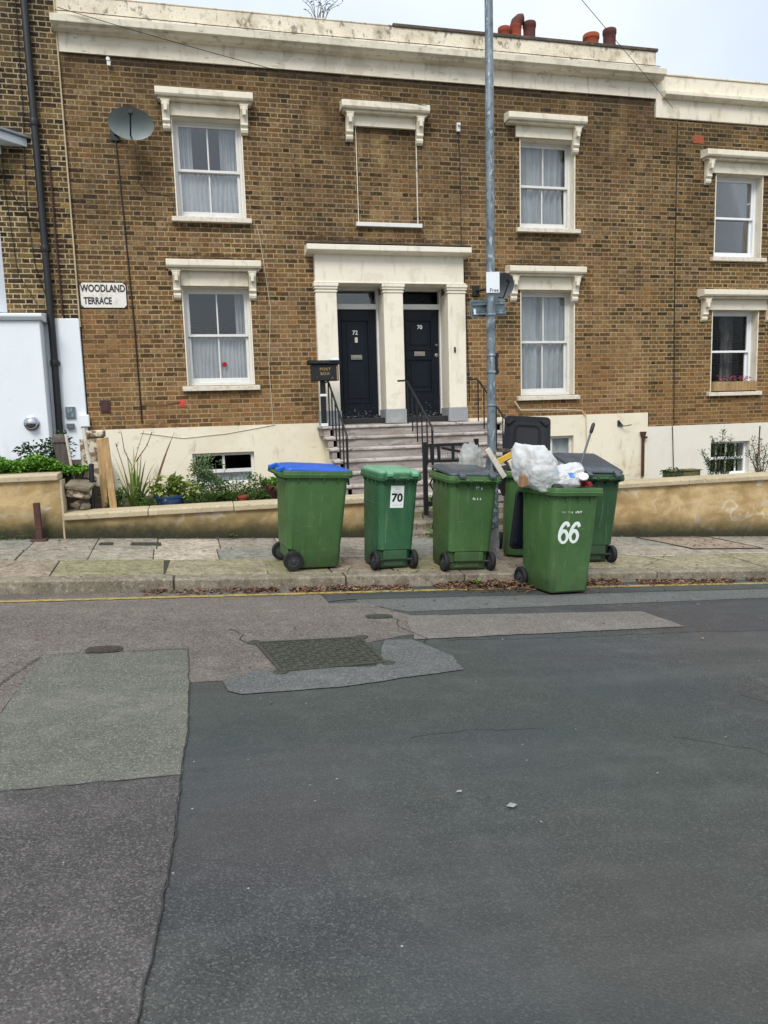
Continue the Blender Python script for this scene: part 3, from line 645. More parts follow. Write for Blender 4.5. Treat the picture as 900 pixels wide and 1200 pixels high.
# recessed inspection cover with gravel infill on the right
t = thing('inspection_cover', 'recessed tray cover filled with gravel and leaves, right end of pavement', 'cover', (6.6, 8.5, zp(6.6, 8.5)))
b = MB(); P = [(5.55, 8.95), (6.55, 8.95), (6.75, 8.05), (6.1, 8.0)]
P = [(5.7, 8.93), (6.85, 8.93), (7.05, 8.12), (6.0, 8.12)]
b.add([(x, y, zp(x, y)+.006) for x, y in P], [(3, 2, 1, 0)]); b.build('infill', T['blocks'][2], t)
b = MB()
for i in range(4): p, q_ = P[i], P[(i+1) % 4]; b.tube([(p[0], p[1], zp(*p)+.006), (q_[0], q_[1], zp(*q_)+.004)], .009, 4)
b.build('frame', T['rust_dark'], t)
for nm, L in (('white_survey_mark', [(4.98, 7.72), (5.45, 7.72)]), ('white_survey_mark', [(5.03, 7.75), (5.25, 7.42)]), ('white_survey_mark', [(6.3, 7.85), (7.2, 7.82)])):
    strip(L, .016, .008, nm, T['board_white'], f=zp)

# ------------------------------------------------------------------ houses
def wall_holes(mb, x0, x1, z0, z1, yf, th, holes):
    """front wall with rectangular openings: front face, opening reveals, back, sides, top"""
    xs = sorted({x0, x1} | {h[0] for h in holes} | {h[1] for h in holes}); zs = sorted({z0, z1} | {h[2] for h in holes} | {h[3] for h in holes})
    xs = [x for x in xs if x0 <= x <= x1]; zs = [z for z in zs if z0 <= z <= z1]
    for i in range(len(xs)-1):
        for j in range(len(zs)-1):
            cx, cz = (xs[i]+xs[i+1])/2, (zs[j]+zs[j+1])/2
            if any(h[0] < cx < h[1] and h[2] < cz < h[3] for h in holes): continue
            a, c, e, f = xs[i], xs[i+1], zs[j], zs[j+1]
            mb.add([(a, yf, e), (c, yf, e), (c, yf, f), (a, yf, f)], [(0, 1, 2, 3)])
            mb.add([(a, yf+th, e), (c, yf+th, e), (c, yf+th, f), (a, yf+th, f)], [(3, 2, 1, 0)])
    for h in holes:
        a, c, e, f = h[:4]
        for q in (((a, e), (a, f)), ((c, f), (c, e)), ((a, f), (c, f)), ((c, e), (a, e))):
            (p0, q0), (p1, q1) = q; mb.add([(p0, yf, q0), (p1, yf, q1), (p1, yf+th, q1), (p0, yf+th, q0)], [(0, 1, 2, 3)])
    for q in (((x0, z0), (x0, z1)), ((x1, z1), (x1, z0)), ((x0, z1), (x1, z1)), ((x1, z0), (x0, z0))):
        (p0, q0), (p1, q1) = q; mb.add([(p0, yf, q0), (p1, yf, q1), (p1, yf+th, q1), (p0, yf+th, q0)], [(3, 2, 1, 0)])

def curtain(x0, x1, z0, z1, y, name, mat, par, folds=14, amp=.02, seed=0, sway=0):
    b = MB(); n = 90; m = 8; vs = []
    for j in range(m+1):
        v = j/m
        for i in range(n+1):
            u = i/n; ph = folds*2*PI*u + 1.3*noise.noise(Vector((u*5, v*1.2, seed)))*3
            vs.append((x0 + (x1-x0)*u + sway*(v-.5)*noise.noise(Vector((u*3, 0, seed))), y + amp*math.sin(ph)*(1-.25*v) + .015*noise.noise(Vector((u*8, v*2, seed+5))), z0 + (z1-z0)*v))
    b.add(vs, [(j*(n+1)+i, j*(n+1)+i+1, (j+1)*(n+1)+i+1, (j+1)*(n+1)+i) for j in range(m) for i in range(n)])
    o = b.build(name, mat, par, smooth=True); return o

def sash(par, x0, x1, z0, z1, yf=YF, bar=True, rev=.15, split=.5, mat='paint', glass='glass', sillx=.09, sill_h=.09, sill_z=None, bars_low=True, horn=False, name='window', liner='cream_door'):
    """box sash window: frame, two sashes, glass, reveals and sill"""
    f = MB(); y0 = yf + rev
    fw_, st = .045, .045
    # box frame
    for a, c, e, g in ((x0, x0+fw_, z0, z1), (x1-fw_, x1, z0, z1), (x0+fw_, x1-fw_, z1-fw_, z1), (x0+fw_, x1-fw_, z0, z0+.05)):
        f.box(a, c, y0, y0+.11, e, g)
    zm = z0 + (z1-z0)*split
    X0, X1 = x0+fw_, x1-fw_
    def leaf(za, zb, ya, bt):
        f.box(X0, X0+st, ya, ya+.035, za, zb); f.box(X1-st, X1, ya, ya+.035, za, zb)
        f.box(X0+st, X1-st, ya, ya+.035, zb-.04, zb); f.box(X0+st, X1-st, ya, ya+.035, za, za+bt)
    leaf(zm-.02, z1-fw_, y0+.012, .042); leaf(z0+.05, zm+.02, y0+.055, .075)
    if bar:
        xm = (x0+x1)/2; f.box(xm-.012, xm+.012, y0+.017, y0+.042, zm+.02, z1-fw_-.04)
        if bars_low: f.box(xm-.012, xm+.012, y0+.06, y0+.085, z0+.12, zm-.018)
    w_ = f.build(name, T[mat], par, bevel=.004, seg=1)
    g = MB(); g.box(X0+st-.004, X1-st+.004, y0+.028, y0+.032, zm, z1-fw_-.03)
    g.build('pane', T[glass], w_)
    g = MB(); g.box(X0+st-.004, X1-st+.004, y0+.071, y0+.075, z0+.1, zm); g.build('pane', T[glass], w_)
    r_ = MB()
    r_.box(x0, x0+.006, yf-.004, y0, z0, z1); r_.box(x1-.006, x1, yf-.004, y0, z0, z1); r_.box(x0+.006, x1-.006, yf-.004, y0, z1-.006, z1)
    r_.box(x0-.012, x0, yf-.006, yf+.02, z0, z1)
    r_.box(x1, x1+.012, yf-.006, yf+.02, z0, z1)
    r_.build('reveal', T[liner], w_)
    s_ = MB(); s_.prism([(yf-.08, z0-sill_h), (y0+.02, z0-sill_h), (y0+.02, z0+.004), (yf-.08, z0-.02)], x0-sillx, x1+sillx, 'x')
    s_.build('sill', T['paint_sill'], w_, bevel=.006)
    return w_

def hood(par, x0, x1, zt, zb, yf=YF, left=True, right=True, conl=.42, mat='cream', name='window_hood'):
    """x0..x1 = slab ends, zt top of the slab, zb head of the opening"""
    h = MB()
    h.prism([(yf, zt-.13), (yf-.20, zt-.13), (yf-.22, zt-.10), (yf-.22, zt-.012), (yf, zt+.025)], x0, x1, 'x')
    h.box(x0+.03, x1-.03, yf-.15, yf, zt-.165, zt-.1305)
    ho = h.build(name, T[mat], par, bevel=.006)
    f = MB(); f.box(x0+.205, x1-.205, yf-.05, yf+.01, zb, zt-.166); f.build('lintel', T[mat], ho, bevel=.005)
    def prof(L):
        P = [(0, 0), (-.15, 0), (-.165, -.03), (-.16, -.08), (-.125, -.14), (-.10, -.20), (-.09, -.26), (-.10, -.29), (-.085, -.31), (-.06, -.33), (-.075, -.36), (-.06, -.40), (-.02, -.43), (0, -.43)]
        k = L/.43; return [(yf + a, zt - .166 + b_*k) for a, b_ in P]
    for on, a in ((left, x0+.085), (right, x1-.085-.115)):
        if not on: continue
        c = MB(); c.prism(prof(conl), a, a+.115, 'x'); c.box(a-.012, a+.127, yf-.168, yf, zt-.195, zt-.1665)
        c.box(a+.03, a+.085, yf-.172, yf-.06, zt-.33, zt-.2)
        c.build('bracket', T[mat], ho, bevel=.008)
    s_ = MB(); s_.box(x0+.02, x1-.02, yf-.21, yf-.0, zt+.0255, zt+.03)
    return ho

# ---- centre pair of houses
hc = thing('terraced_house', 'pair of brown brick terraced houses sharing one cream porch with twin doors', 'house', (3.3, YF, -1.6))
X0, X1 = -1.72, 8.27
holes = [(-.165, .895, 3.21, 4.69), (-.165, .895, .57, 2.13), (5.66, 6.70, 3.21, 4.69), (5.66, 6.70, .28, 2.13), (2.31, 3.13, -.1, 2.19), (3.44, 4.27, -.1, 2.19), (2.745, 3.79, 3.21, 4.71)]
b = MB(); wall_holes(b, X0, X1, -.1, 5.52, YF, .32, holes)
# flank and back walls, floor slab between storeys
b.box(X0, X0+.2, YF+.32, YF+7.5, -1.6, 5.52); b.box(X1-.2, X1, YF+.32, YF+7.5, -1.6, 5.52); b.box(X0+.2, X1-.2, YF+7.3, YF+7.5, -1.6, 5.52)
b.build('wall', T['brick'], hc)
b = MB(); b.box(X0+.21, X1-.21, YF+.33, YF+7.2, 2.4, 2.7); b.box(X0+.21, X1-.21, YF+.33, YF+7.2, -.35, -.13)
b.box(2.0, 2.1, YF+.33, YF+7.2, -.13, 2.4); b.box(4.6, 4.7, YF+.33, YF+7.2, -.13, 2.4); b.build('floor', T['room'], hc)
b = MB(); b.box(2.745, 3.79, YF+.035, YF+.30, 3.21, 4.71); b.build('blind_window_infill', T['brick'], hc)
for x in (2.745, 3.777): b = MB(); b.box(x, x+.013, YF-.003, YF+.034, 3.21, 4.71); b.build('blind_window_edge', T['paint_sill'], hc)
b = MB(); b.prism([(YF-.07, 3.13), (YF+.03, 3.13), (YF+.03, 3.215), (YF-.07, 3.195)], 2.70, 3.84, 'x'); b.build('blind_window_sill', T['paint'], hc, bevel=.005)
b = MB(); ph = [(-.17, .83, -1.06, -.53), (5.88, 6.68, -1.12, -.47)]
wall_holes(b, X0, 8.225, -1.75, -.095, YF-.035, .33, ph); b.build('plinth', T['cream_plinth'], hc)
for (a, c, e, g), nb in ((ph[0], 1), (ph[1], 1)):
    f = MB(); y0 = YF+.05
    for q in ((a, a+.05, e, g), (c-.05, c, e, g), (a+.05, c-.05, g-.05, g), (a+.05, c-.05, e, e+.05)): f.box(q[0], q[1], y0, y0+.06, q[2], q[3])
    zm = e + (g-e)*.42; f.box(a+.05, c-.05, y0+.01, y0+.05, zm-.03, zm+.03); xm = (a+c)/2; f.box(xm-.02, xm+.02, y0+.01, y0+.05, zm+.03, g-.05)
    w_ = f.build('basement_window', T['paint'], hc, bevel=.004, seg=1)
    p_ = MB(); p_.box(a+.04, c-.04, y0+.028, y0+.032, e+.04, g-.04); p_.build('pane', T['glass_dark'], w_)
    curtain(a+.02, c-.02, e, zm if a < 0 else g, y0+.1, 'curtain', T['net_grey'], w_, 16, .012)
# parapet: frieze, cornice, upper wall, coping
b = MB(); b.box(X0, 8.29, YF-.03, YF+.2, 5.50, 5.80); b.build('frieze', T['cornice'], hc)
b = MB(); b.prism([(YF-.02, 5.76), (YF-.16, 5.77), (YF-.19, 5.80), (YF-.25, 5.82), (YF-.26, 5.915), (YF-.22, 5.93), (YF-.12, 5.955), (YF-.04, 6.0), (YF-.02, 6.0)], X0-.06, 8.35, 'x')
b.build('cornice', T['cornice'], hc, bevel=.006)
b = MB(); b.box(X0-.02, 8.28, YF-.02, YF+.28, 5.99, 6.285)
pw = b.build('parapet', T['parapet'], hc, bevel=.01)
b = MB(); b.box(3.42, 8.31, YF-.045, YF+.31, 6.286, 6.335); b.build('coping', T['soot_cap'], pw, bevel=.008)
b = MB(); b.box(X0-.04, 3.41, YF-.03, YF+.3, 6.286, 6.31); b.build('coping', T['parapet'], pw, bevel=.012)
b = MB(); b.prism([(YF+.3, 5.6), (YF+7.5, 5.6), (YF+3.9, 6.1)], X0+.05, X1-.05, 'x'); b.build('roof', T['slate'], hc)
for (a, c, zt, zb, l, r_) in ((-.384, 1.086, 5.05, 4.695, 1, 1), (2.495, 3.971, 5.05, 4.71, 1, 1), (5.362, 6.835, 5.05, 4.695, 0, 1), (-.384, 1.086, 2.526, 2.135, 1, 1), (5.362, 6.835, 2.526, 2.135, 1, 1)):
    hood(hc, a, c, zt, zb, left=l, right=r_, conl=.42 if zt > 3 else .44)
w1 = sash(hc, -.165, .895, 3.21, 4.69, glass='glass_bright')
curtain(-.13, .12, 3.3, 4.66, YF+.30, 'curtain', T['net'], w1, 6, .025, 1); curtain(.55, .86, 3.3, 4.66, YF+.30, 'curtain', T['net'], w1, 7, .025, 2)
curtain(-.13, .86, 3.25, 3.98, YF+.27, 'curtain', T['net'], w1, 13, .02, 3)
w2 = sash(hc, -.165, .895, .57, 2.13, glass='glass', split=.52)
curtain(-.13, .86, .62, 1.40, YF+.27, 'curtain', T['net'], w2, 15, .02, 4); curtain(.66, .88, .62, 2.1, YF+.30, 'curtain', T['net'], w2, 4, .02, 5)
curtain(-.14, -.07, 1.3, 2.1, YF+.30, 'curtain', T['net'], w2, 2, .02, 5)
b = MB()
for k in range(7):
    a = k*2*PI/7; b.lathe([(.001, -.02), (.022, -.01), (.026, .005), (.012, .018), (.001, .02)], 8, Matrix.Translation((.44+.02*math.cos(a), YF+.235, .92+.022*math.sin(a))))
fl = b.build('silk_flower', T['flower_red'], w2)
w3 = sash(hc, 5.66, 6.70, 3.21, 4.69, rev=.17)
curtain(5.69, 6.16, 3.25, 4.66, YF+.29, 'curtain', T['net_grey'], w3, 5, .03, 6, .10); curtain(6.14, 6.62, 3.25, 4.66, YF+.31, 'curtain', T['net_grey'], w3, 4, .035, 16, .1)
w4 = sash(hc, 5.66, 6.70, .28, 2.13, rev=.17, split=.52)
curtain(5.66, 6.08, .33, 2.1, YF+.29, 'curtain', T['net_grey'], w4, 4, .035, 7, .1); curtain(6.17, 6.68, .33, 2.1, YF+.30, 'curtain', T['net_grey'], w4, 4, .03, 17, .08)
curtain(6.04, 6.22, .33, 2.1, YF+.36, 'curtain', T['net_grey'], w4, 5, .02, 27)
# porch
ps = MB()
sur = None
b = MB(); b.box(1.96, 4.54, YF-.14, YF+.02, 2.192, 2.665); b.box(1.93, 4.57, YF-.155, YF+.02, 2.19, 2.215)
sur = b.build('door_surround', T['cream_door'], hc, bevel=.008)
b = MB(); b.prism([(YF, 2.63), (YF-.26, 2.665), (YF-.31, 2.69), (YF-.31, 2.775), (YF-.02, 2.80), (YF, 2.80)], 1.82, 4.63, 'x'); b.build('door_hood', T['cream_door'], sur, bevel=.008)
b = MB(); b.box(1.83, 4.62, YF-.29, YF, 2.797, 2.812); b.build('hood_flashing', T['soot_cap'], sur, bevel=.004)
for a, c in ((1.96, 2.31), (3.11, 3.45), (4.25, 4.57)):
    b = MB(); b.box(a, c, YF-.12, YF+.34, .10, 2.05); b.box(a-.015, c+.015, YF-.135, YF+.02, 2.05, 2.075); b.box(a+.0, c, YF-.125, YF+.02, 2.075, 2.10)
    b.box(a-.02, c+.02, YF-.145, YF+.02, 2.10, 2.14); b.box(a-.03, c+.03, YF-.16, YF+.02, 2.14, 2.189)
    p_ = b.build('pilaster', T['cream_door'], sur, bevel=.006)
    b = MB(); b.box(a-.015, c+.015, YF-.135, YF+.33, -.14, .099); b.build('pilaster_base', T['grey_base'], p_, bevel=.006)
def door(x0, x1, num, kind):
    yd = YF+.36
    b = MB()
    for a, c, e, g in ((x0-.05, x0, 0, 2.19), (x1, x1+.06, 0, 2.19), (x0, x1, 1.835, 1.925), (x0, x1, 2.15, 2.19)): b.box(a, c, yd-.06, yd+.06, e, g)
    fr = b.build('door_frame', T['paint'], hc, bevel=.005)
    b = MB(); b.box(x0, x1, yd, yd+.005, 1.925, 2.15); b.build('fanlight', T['glass_bright' if kind == 0 else 'glass_dark'], fr)
    b = MB(); b.box(x0-.2, x1+.2, YF-.02, yd-.001, 2.175, 2.21); b.build('soffit', T['cream_door'], fr)
    d = MB(); wd = x1-x0
    d.box(x0, x1, yd+.02, yd+.05, .0, 1.83)                                    # slab behind, then stiles and rails
    for a, c, e, g in ((x0, x0+.12, 0, 1.83), (x1-.12, x1, 0, 1.83), (x0+.12, x1-.12, 1.68, 1.83), (x0+.12, x1-.12, 0, .22)): d.box(a, c, yd, yd+.0199, e, g)
    if kind == 0: panels = [(x0+.12, x1-.12, .22, 1.68)]
    else:
        panels = [(x0+.12, x1-.12, .40, 1.0), (x0+.12, x1-.12, 1.13, 1.68)]; d.box(x0+.12, x1-.12, yd, yd+.0199, 1.0, 1.13); d.box(x0+.12, x1-.12, yd, yd+.0199, .22, .40)
    for a, c, e, g in panels:
        k = .035
        for q in ((a, c, e, e+k), (a, c, g-k, g), (a, a+k, e+k, g-k), (c-k, c, e+k, g-k)): d.box(q[0], q[1], yd-.012, yd+.0198, q[2], q[3])
        d.box(a+.09, c-.09, yd+.006, yd+.0198, e+.09, g-.09)
    do = d.build('front_door', T['navy'], hc, bevel=.004, seg=1)
    xc = (x0+x1)/2
    b = MB(); zl = 1.02 if kind == 0 else 1.07
    b.box(xc-.10, xc+.10, yd-.022, yd-.001, zl-.04, zl+.04); b.box(xc-.075, xc+.075, yd-.028, yd-.0221, zl-.022, zl+.02); b.build('letterbox', T['brass'], do, bevel=.004)
    text_mesh(num, .10, 'door_number', T['white_mark'], face_cam(xc - (.01 if kind == 0 else -.01), yd-.016 if kind == 1 else yd-.004, 1.44 if kind == 0 else 1.53), do, .0008, .004)
    if kind == 0:
        b = MB(); b.box(xc-.02, xc+.03, yd-.02, yd+.006, 1.27, 1.36); b.build('bell_plate', T['board_white'], do, bevel=.004)
    else:
        b = MB(); M0 = Matrix.Translation((x1-.05, yd, 1.04)) @ Matrix.Rotation(PI/2, 4, 'X'); b.lathe([(.035, 0), (.035, .01), (.02, .016), (0, .016)], 16, M0)
        b.lathe([(.02, 0), (.02, .03), (0, .03)], 12, Matrix.Translation((x1-.055, yd, 1.22)) @ Matrix.Rotation(PI/2, 4, 'X')); b.build('door_lock', T['brass'], do)
    b = MB(); b.box(x0-.08, x1+.09, YF-.06, yd+.1, -.13, -.035); b.build('threshold', T['black_plastic'], do, bevel=.01)
    b = MB(); b.box(x0-.02, x1+.02, yd-.09, yd-.0, -.034, .004); b.build('weather_board', T['navy'], do, bevel=.006)
door(2.34, 3.08, '72', 0); door(3.49, 4.23, '70', 1)
b = MB(); b.box(4.345, 4.375, YF-.145, YF-.12, 1.05, 1.14); b.build('doorbell', T['black_plastic'], sur, bevel=.004)
# steps
st = MB(); ns = MB()
XS0, XS1 = 1.93, 5.02
for k in range(7):
    zt = -.15 - .17*k; yf = 11.95 - .27*k
    back = YF-.04 if k == 0 else yf + .27 + .04
    st.box(XS0 + .012*k, XS1, yf+.02, back, zt-.17 if k else zt-.17, zt-.045)
    ns.box(XS0-.03+.012*k, XS1+.02, yf-.012, back, zt-.044, zt + .001*k)
sto = st.build('steps', T['step'], hc, bevel=.01); ns.build('tread', T['nosing'], sto, bevel=.015, seg=3)
b = MB(); pts = [(YF-.05, -1.6), (10.35, -1.6), (10.35, -1.34)]
for k in range(6, -1, -1):
    yf = 11.95 - .27*k + .02; pts += [(yf, -.15-.17*k-.17), (yf, -.15-.17*k-.045)]
pts += [(YF-.05, -.195)]
b.prism(pts, XS0+.10, XS0+.16, 'x'); b.prism(pts, XS1-.1, XS1-.04, 'x'); b.build('stair_cheek', T['cream_plinth'], sto)

def railing(name, label, x, top, y0=12.05, y1=10.55, ends=True, xs=0.0, n=5, post=True, hook=False):
    """sloping handrail beside the steps; z from the nosings"""
    t = thing(name, label, 'railing', (x, y1, -1))
    def zt(y): return -.15 - .17*max(0, (11.95 - y)/.27)
    b = MB(); pts = [(x-.0, y0+.22, .565), (x, y0+.02, .57), (x, y0-.05, .55)] if not hook else [(x-.16, y0+.02, .56), (x-.02, y0+.02, .565), (x, y0-.04, .53)]
    yy = y0-.05
    ze = zt(y1) + .72
    pts += [(x+xs, y1, ze), (x+xs, y1-.02, ze-.05)]
    b.tube(pts, .016, 8); b.build('handrail', T['black_iron'], t)
    for k in range(n):
        y = y0 - (y0-y1)*k/(n-1); f = (y0-y)/(y0-y1); zz = .56 + (ze-.56)*f; xx = x + xs*f
        b = MB(); b.tube([(xx, y, zt(y)-.02), (xx, y, zz-.01)], .0115 if k < n-1 else .018, 6)
        b.build('baluster', T['black_iron'], t)
    return t
railing('stair_railing', 'black iron stair railing below the post box, left side of steps', 2.04, 0, y1=10.62, n=6)
railing('stair_railing', 'black iron stair railing down the middle of the steps', 3.37, 0, y1=10.72, n=6, hook=True)
railing('stair_railing', 'black iron stair railing at the right side, behind the lamp post', 4.62, 0, y1=10.72, n=6, hook=True)
# post box on its post
t = thing('post_box', 'black metal post box on a post beside the left front door', 'post box', (1.95, 12.0, -.15))
b = MB(); b.box(1.76, 2.19, 11.87, 12.06, .575, .835)
bd = b.build('box_body', T['black_iron'], t, bevel=.012)
b = MB(); b.prism([(11.83, .835), (12.10, .835), (12.10, .90), (11.96, .905), (11.83, .86)], 1.71, 2.22, 'x'); b.build('box_lid', T['lid_dark'], t, bevel=.006)
b = MB(); b.box(1.90, 1.98, 11.95, 12.03, -.15, .574); b.build('post', T['black_iron'], t, bevel=.004)
b = MB(); b.box(1.885, 1.995, 11.935, 12.045, .33, .37); b.box(1.885, 1.995, 11.935, 12.045, -.15, -.10); b.build('post_collar', T['white_mark'], t, bevel=.004)
text_mesh('POST', .062, 'lettering', T['gold'], face_cam(1.97, 11.868, .755), bd, .001, .001, sx=1.05, space=1.2)
text_mesh('BOX', .062, 'lettering', T['gold'], face_cam(1.965, 11.868, .685), bd, .001, .001, sx=1.05, space=1.2)
text_mesh('72', .034, 'lettering', T['gold'], face_cam(2.08, 11.868, .615), bd, 0, .001)
b = MB(); b.box(2.05, 2.20, 11.86, 12.0, .895, .915, Matrix.Rotation(.0, 4, 'Z')); b.box(2.09, 2.19, 11.88, 11.98, .9155, .935)
tag(b.build('paper_pile', T['sign_white'], bevel=.004), 'white folded paper lying on the lid of the post box', 'paper')
b = MB(); b.box(2.155, 2.175, 11.864, 11.8695, .59, .82); b.build('box_edge_strip', T['gold'], t)

# chimney stacks and pots behind the parapet
t = thing('chimney_stack', 'rendered chimney stack with sooty clay pots behind the parapet near the lamp post', 'chimney', (6.55, 14.6, 5.8))
b = MB(); b.box(5.95, 7.05, 14.2, 14.95, 5.75, 7.0); b.box(5.9, 7.1, 14.15, 15.0, 6.95, 7.09); b.build('stack', T['stack'], t, bevel=.01)
def pot(par, x, r, z0, z1, mat, taper=.88, y=14.5):
    b = MB(); h = z1-z0
    b.lathe([(r*1.05, 0), (r*1.05, .08), (r*taper, .12), (r*taper*.98, h*.55), (r*.97, h-.1), (r*1.06, h-.085), (r*1.06, h-.015), (r*1.0, h), (r*.82, h), (r*.8, h-.2), (0, h-.2)], 24, Matrix.Translation((x, y, z0)))
    b.build('chimney_pot', T[mat], par)
pot(t, 6.2, .12, 7.08, 7.42, 'terracotta'); pot(t, 6.73, .125, 7.08, 7.56, 'pot_dark', .95)
b = MB(); b.lathe([(.13, 0), (.13, .1), (.105, .14), (.11, .34), (.12, .36), (.12, .40), (.0, .40)], 20, Matrix.Translation((6.44, 14.5, 7.08))); pc = b.build('chimney_pot', T['terracotta'], t)
b = MB(); pts = [(6.44, 14.5, 7.45), (6.46, 14.5, 7.54), (6.52, 14.5, 7.60), (6.58, 14.5, 7.61)]
b.tube(pts, [.12, .115, .105, .10], 16); b.build('cowl', T['pot_dark'], pc)
t = thing('chimney_stack', 'chimney stack with one orange and one tall maroon pot at the right end', 'chimney', (8.1, 14.6, 5.8))
b = MB(); b.box(7.72, 8.72, 14.2, 14.95, 5.7, 6.95); b.box(7.67, 8.77, 14.15, 15.0, 6.9, 7.04); b.build('stack', T['stack'], t, bevel=.01)
pot(t, 8.07, .155, 7.03, 7.45, 'pot_orange', .95); pot(t, 8.48, .13, 7.03, 7.58, 'pot_dark', .97)

# ---- right-hand house, one step lower
hr = thing('terraced_house', 'lower brown brick terraced house with white cornice at the right edge', 'house', (11, YF, -1.9))
RX0, RX1 = 8.275, 14.5
rh = [(9.60, 10.62, 2.79, 4.28), (9.60, 10.62, .27, 1.80)]
b = MB(); wall_holes(b, RX0, RX1, -.362, 5.2, YF, .32, rh); b.box(RX1-.2, RX1, YF+.32, YF+7, -1.9, 5.2); b.box(RX0+.2, RX1-.2, YF+7.2, YF+7.4, -1.9, 5.2); b.build('wall', T['brick_right'], hr)
b = MB(); b.box(RX0+.01, RX1-.21, YF+.33, YF+7, 2.1, 2.4); b.box(RX0+.01, RX1-.21, YF+.33, YF+7, -.6, -.4); b.build('floor', T['room'], hr)
b = MB(); b.box(8.295, RX1, YF-.03, YF+.3, 5.18, 5.9); b.build('parapet', T['cream'], hr, bevel=.01)
b = MB(); b.prism([(YF-.031, 5.5), (YF-.12, 5.51), (YF-.16, 5.54), (YF-.16, 5.60), (YF-.031, 5.64)], 8.40, RX1, 'x'); b.build('cornice', T['cream'], hr, bevel=.006)
b = MB(); b.box(8.36, RX1, YF-.05, YF+.33, 5.901, 5.93); b.build('coping', T['cream'], hr, bevel=.006)
b = MB(); b.prism([(YF+.3, 5.3), (YF+7.4, 5.3), (YF+3.9, 5.8)], RX0+.05, RX1, 'x'); b.build('roof', T['slate'], hr)
b = MB(); bh = (9.62, 10.5, -1.35, -.71); wall_holes(b, 8.23, RX1, -2.1, -.363, YF-.03, .33, [bh]); b.build('plinth', T['white_right'], hr)
f = MB(); y0 = YF+.08; a, c, e, g = bh
for q in ((a, a+.04, e, g), (c-.04, c, e, g), (a+.04, c-.04, g-.04, g), (a+.04, c-.04, e, e+.04), (a+.04, c-.04, -1.06, -1.01)): f.box(q[0], q[1], y0, y0+.05, q[2], q[3])
for k in (1, 2, 3): xx = a + (c-a)*k/4; f.box(xx-.012, xx+.012, y0+.01, y0+.04, e+.04, -1.06); f.box(xx-.012, xx+.012, y0+.01, y0+.04, -1.01, g-.04)
w_ = f.build('basement_window', T['paint_new'], hr, bevel=.003, seg=1)
p_ = MB(); p_.box(a+.03, c-.03, y0+.022, y0+.026, e+.03, g-.03); p_.build('pane', T['glass_dark'], w_)
hood(hr, 9.25, 10.98, 4.65, 4.28, mat='cream'); hood(hr, 9.25, 10.98, 2.165, 1.80, mat='cream')
w5 = sash(hr, 9.60, 10.62, 2.79, 4.28, bar=False, rev=.17, mat='paint_new', glass='glass_bright')
b = MB(); b.box(9.66, 10.56, YF+.33, YF+.34, 2.8, 4.27); b.build('blind', T['room'], w5)
w6 = sash(hr, 9.60, 10.62, .27, 1.80, bar=False, rev=.17, mat='paint_new', glass='glass_dark')
curtain(10.12, 10.38, .3, 1.78, YF+.42, 'curtain', T['drape'], w6, 4, .03, 9, .3)
b = MB(); b.box(9.09, 9.30, YF-.012, YF+.02, 4.79, 4.93); 
for k in range(4): b.box(9.11, 9.28, YF-.016, YF-.0121, 4.805+.03*k, 4.82+.03*k)
b.build('air_brick', T['vent_red'], hr)
t = thing('window_box', 'wooden window box of pink flowers on the right house sill', 'planter', (10.1, YF-.0, .27))
b = MB(); b.box(9.62, 10.6, YF-.07, YF-.055, .272, .45); b.box(9.62, 10.6, YF+.09, YF+.105, .272, .45); b.box(9.62, 9.635, YF-.054, YF+.09, .272, .45); b.box(10.585, 10.6, YF-.054, YF+.09, .272, .45); b.box(9.636, 10.584, YF-.054, YF+.089, .273, .41)
b.build('trough', T['wood'], t, bevel=.004)

# ---- left-hand house
hl = thing('terraced_house', 'taller sooty brick house with white painted ground floor, left edge', 'house', (-5, YF, -1))
b = MB(); b.box(-9, -1.745, YF-.03, YF+.3, 1.62, 9.5); b.box(-9, -1.745, YF+.3, YF+7.5, 1.62, 9.5); b.build('wall', T['brick_left'], hl)
b = MB(); b.box(-9, -1.74, YF-.045, YF+.3, -1.2, 1.63); b.build('ground_floor_render', T['white_render'], hl, bevel=.012)
b = MB(); b.box(-1.742, -1.722, YF-.05, YF+.3, 1.5, 9.5); b.build('party_line', T['coping'], hl)
b = MB(); b.box(-7, -2.24, YF-.42, YF-.04, -1.2, 1.55); pb_ = b.build('porch', T['white_render'], hl, bevel=.015)
b = MB(); b.prism([(YF-.05, 1.551), (YF-.46, 1.551), (YF-.50, 1.60), (YF-.50, 1.645), (YF-.05, 1.70)], -7.1, -2.19, 'x'); b.build('porch_cornice', T['white_render'], pb_, bevel=.01)
bay = [(-2.74, YF-.02), (-3.25, YF-.5), (-5.3, YF-.5), (-5.8, YF-.02)]
b = MB(); b.prism(bay, 1.71, 4.0, 'z'); by = b.build('bay_window', T['white_render'], hl, bevel=.01)
b = MB(); bo = [(-2.26, YF-.02), (-2.98, YF-.74), (-5.5, YF-.68), (-6.2, YF-.02)]; bi = [(-2.62, YF-.02), (-3.2, YF-.6), (-5.35, YF-.6), (-5.9, YF-.02)]
b.prism(bi, 4.0, 4.12, 'z'); b.prism(bo, 4.121, 4.24, 'z'); b.build('bay_cornice', T['white_render'], by, bevel=.01)
b = MB(); br_ = [(-2.18, YF-.02), (-2.95, YF-.80), (-5.55, YF-.80), (-6.3, YF-.02)]
b.prism(br_, 4.241, 4.27, 'z'); n = 4
b.add([(x, y, 4.27) for x, y in br_] + [(-2.5, YF-.02, 4.5), (-3.4, YF-.03, 4.5), (-5.2, YF-.03, 4.5), (-6.1, YF-.02, 4.5)], [(0, 1, 5, 4), (1, 2, 6, 5), (2, 3, 7, 6), (4, 5, 6, 7)])
b.build('bay_roof', T['lead'], by)
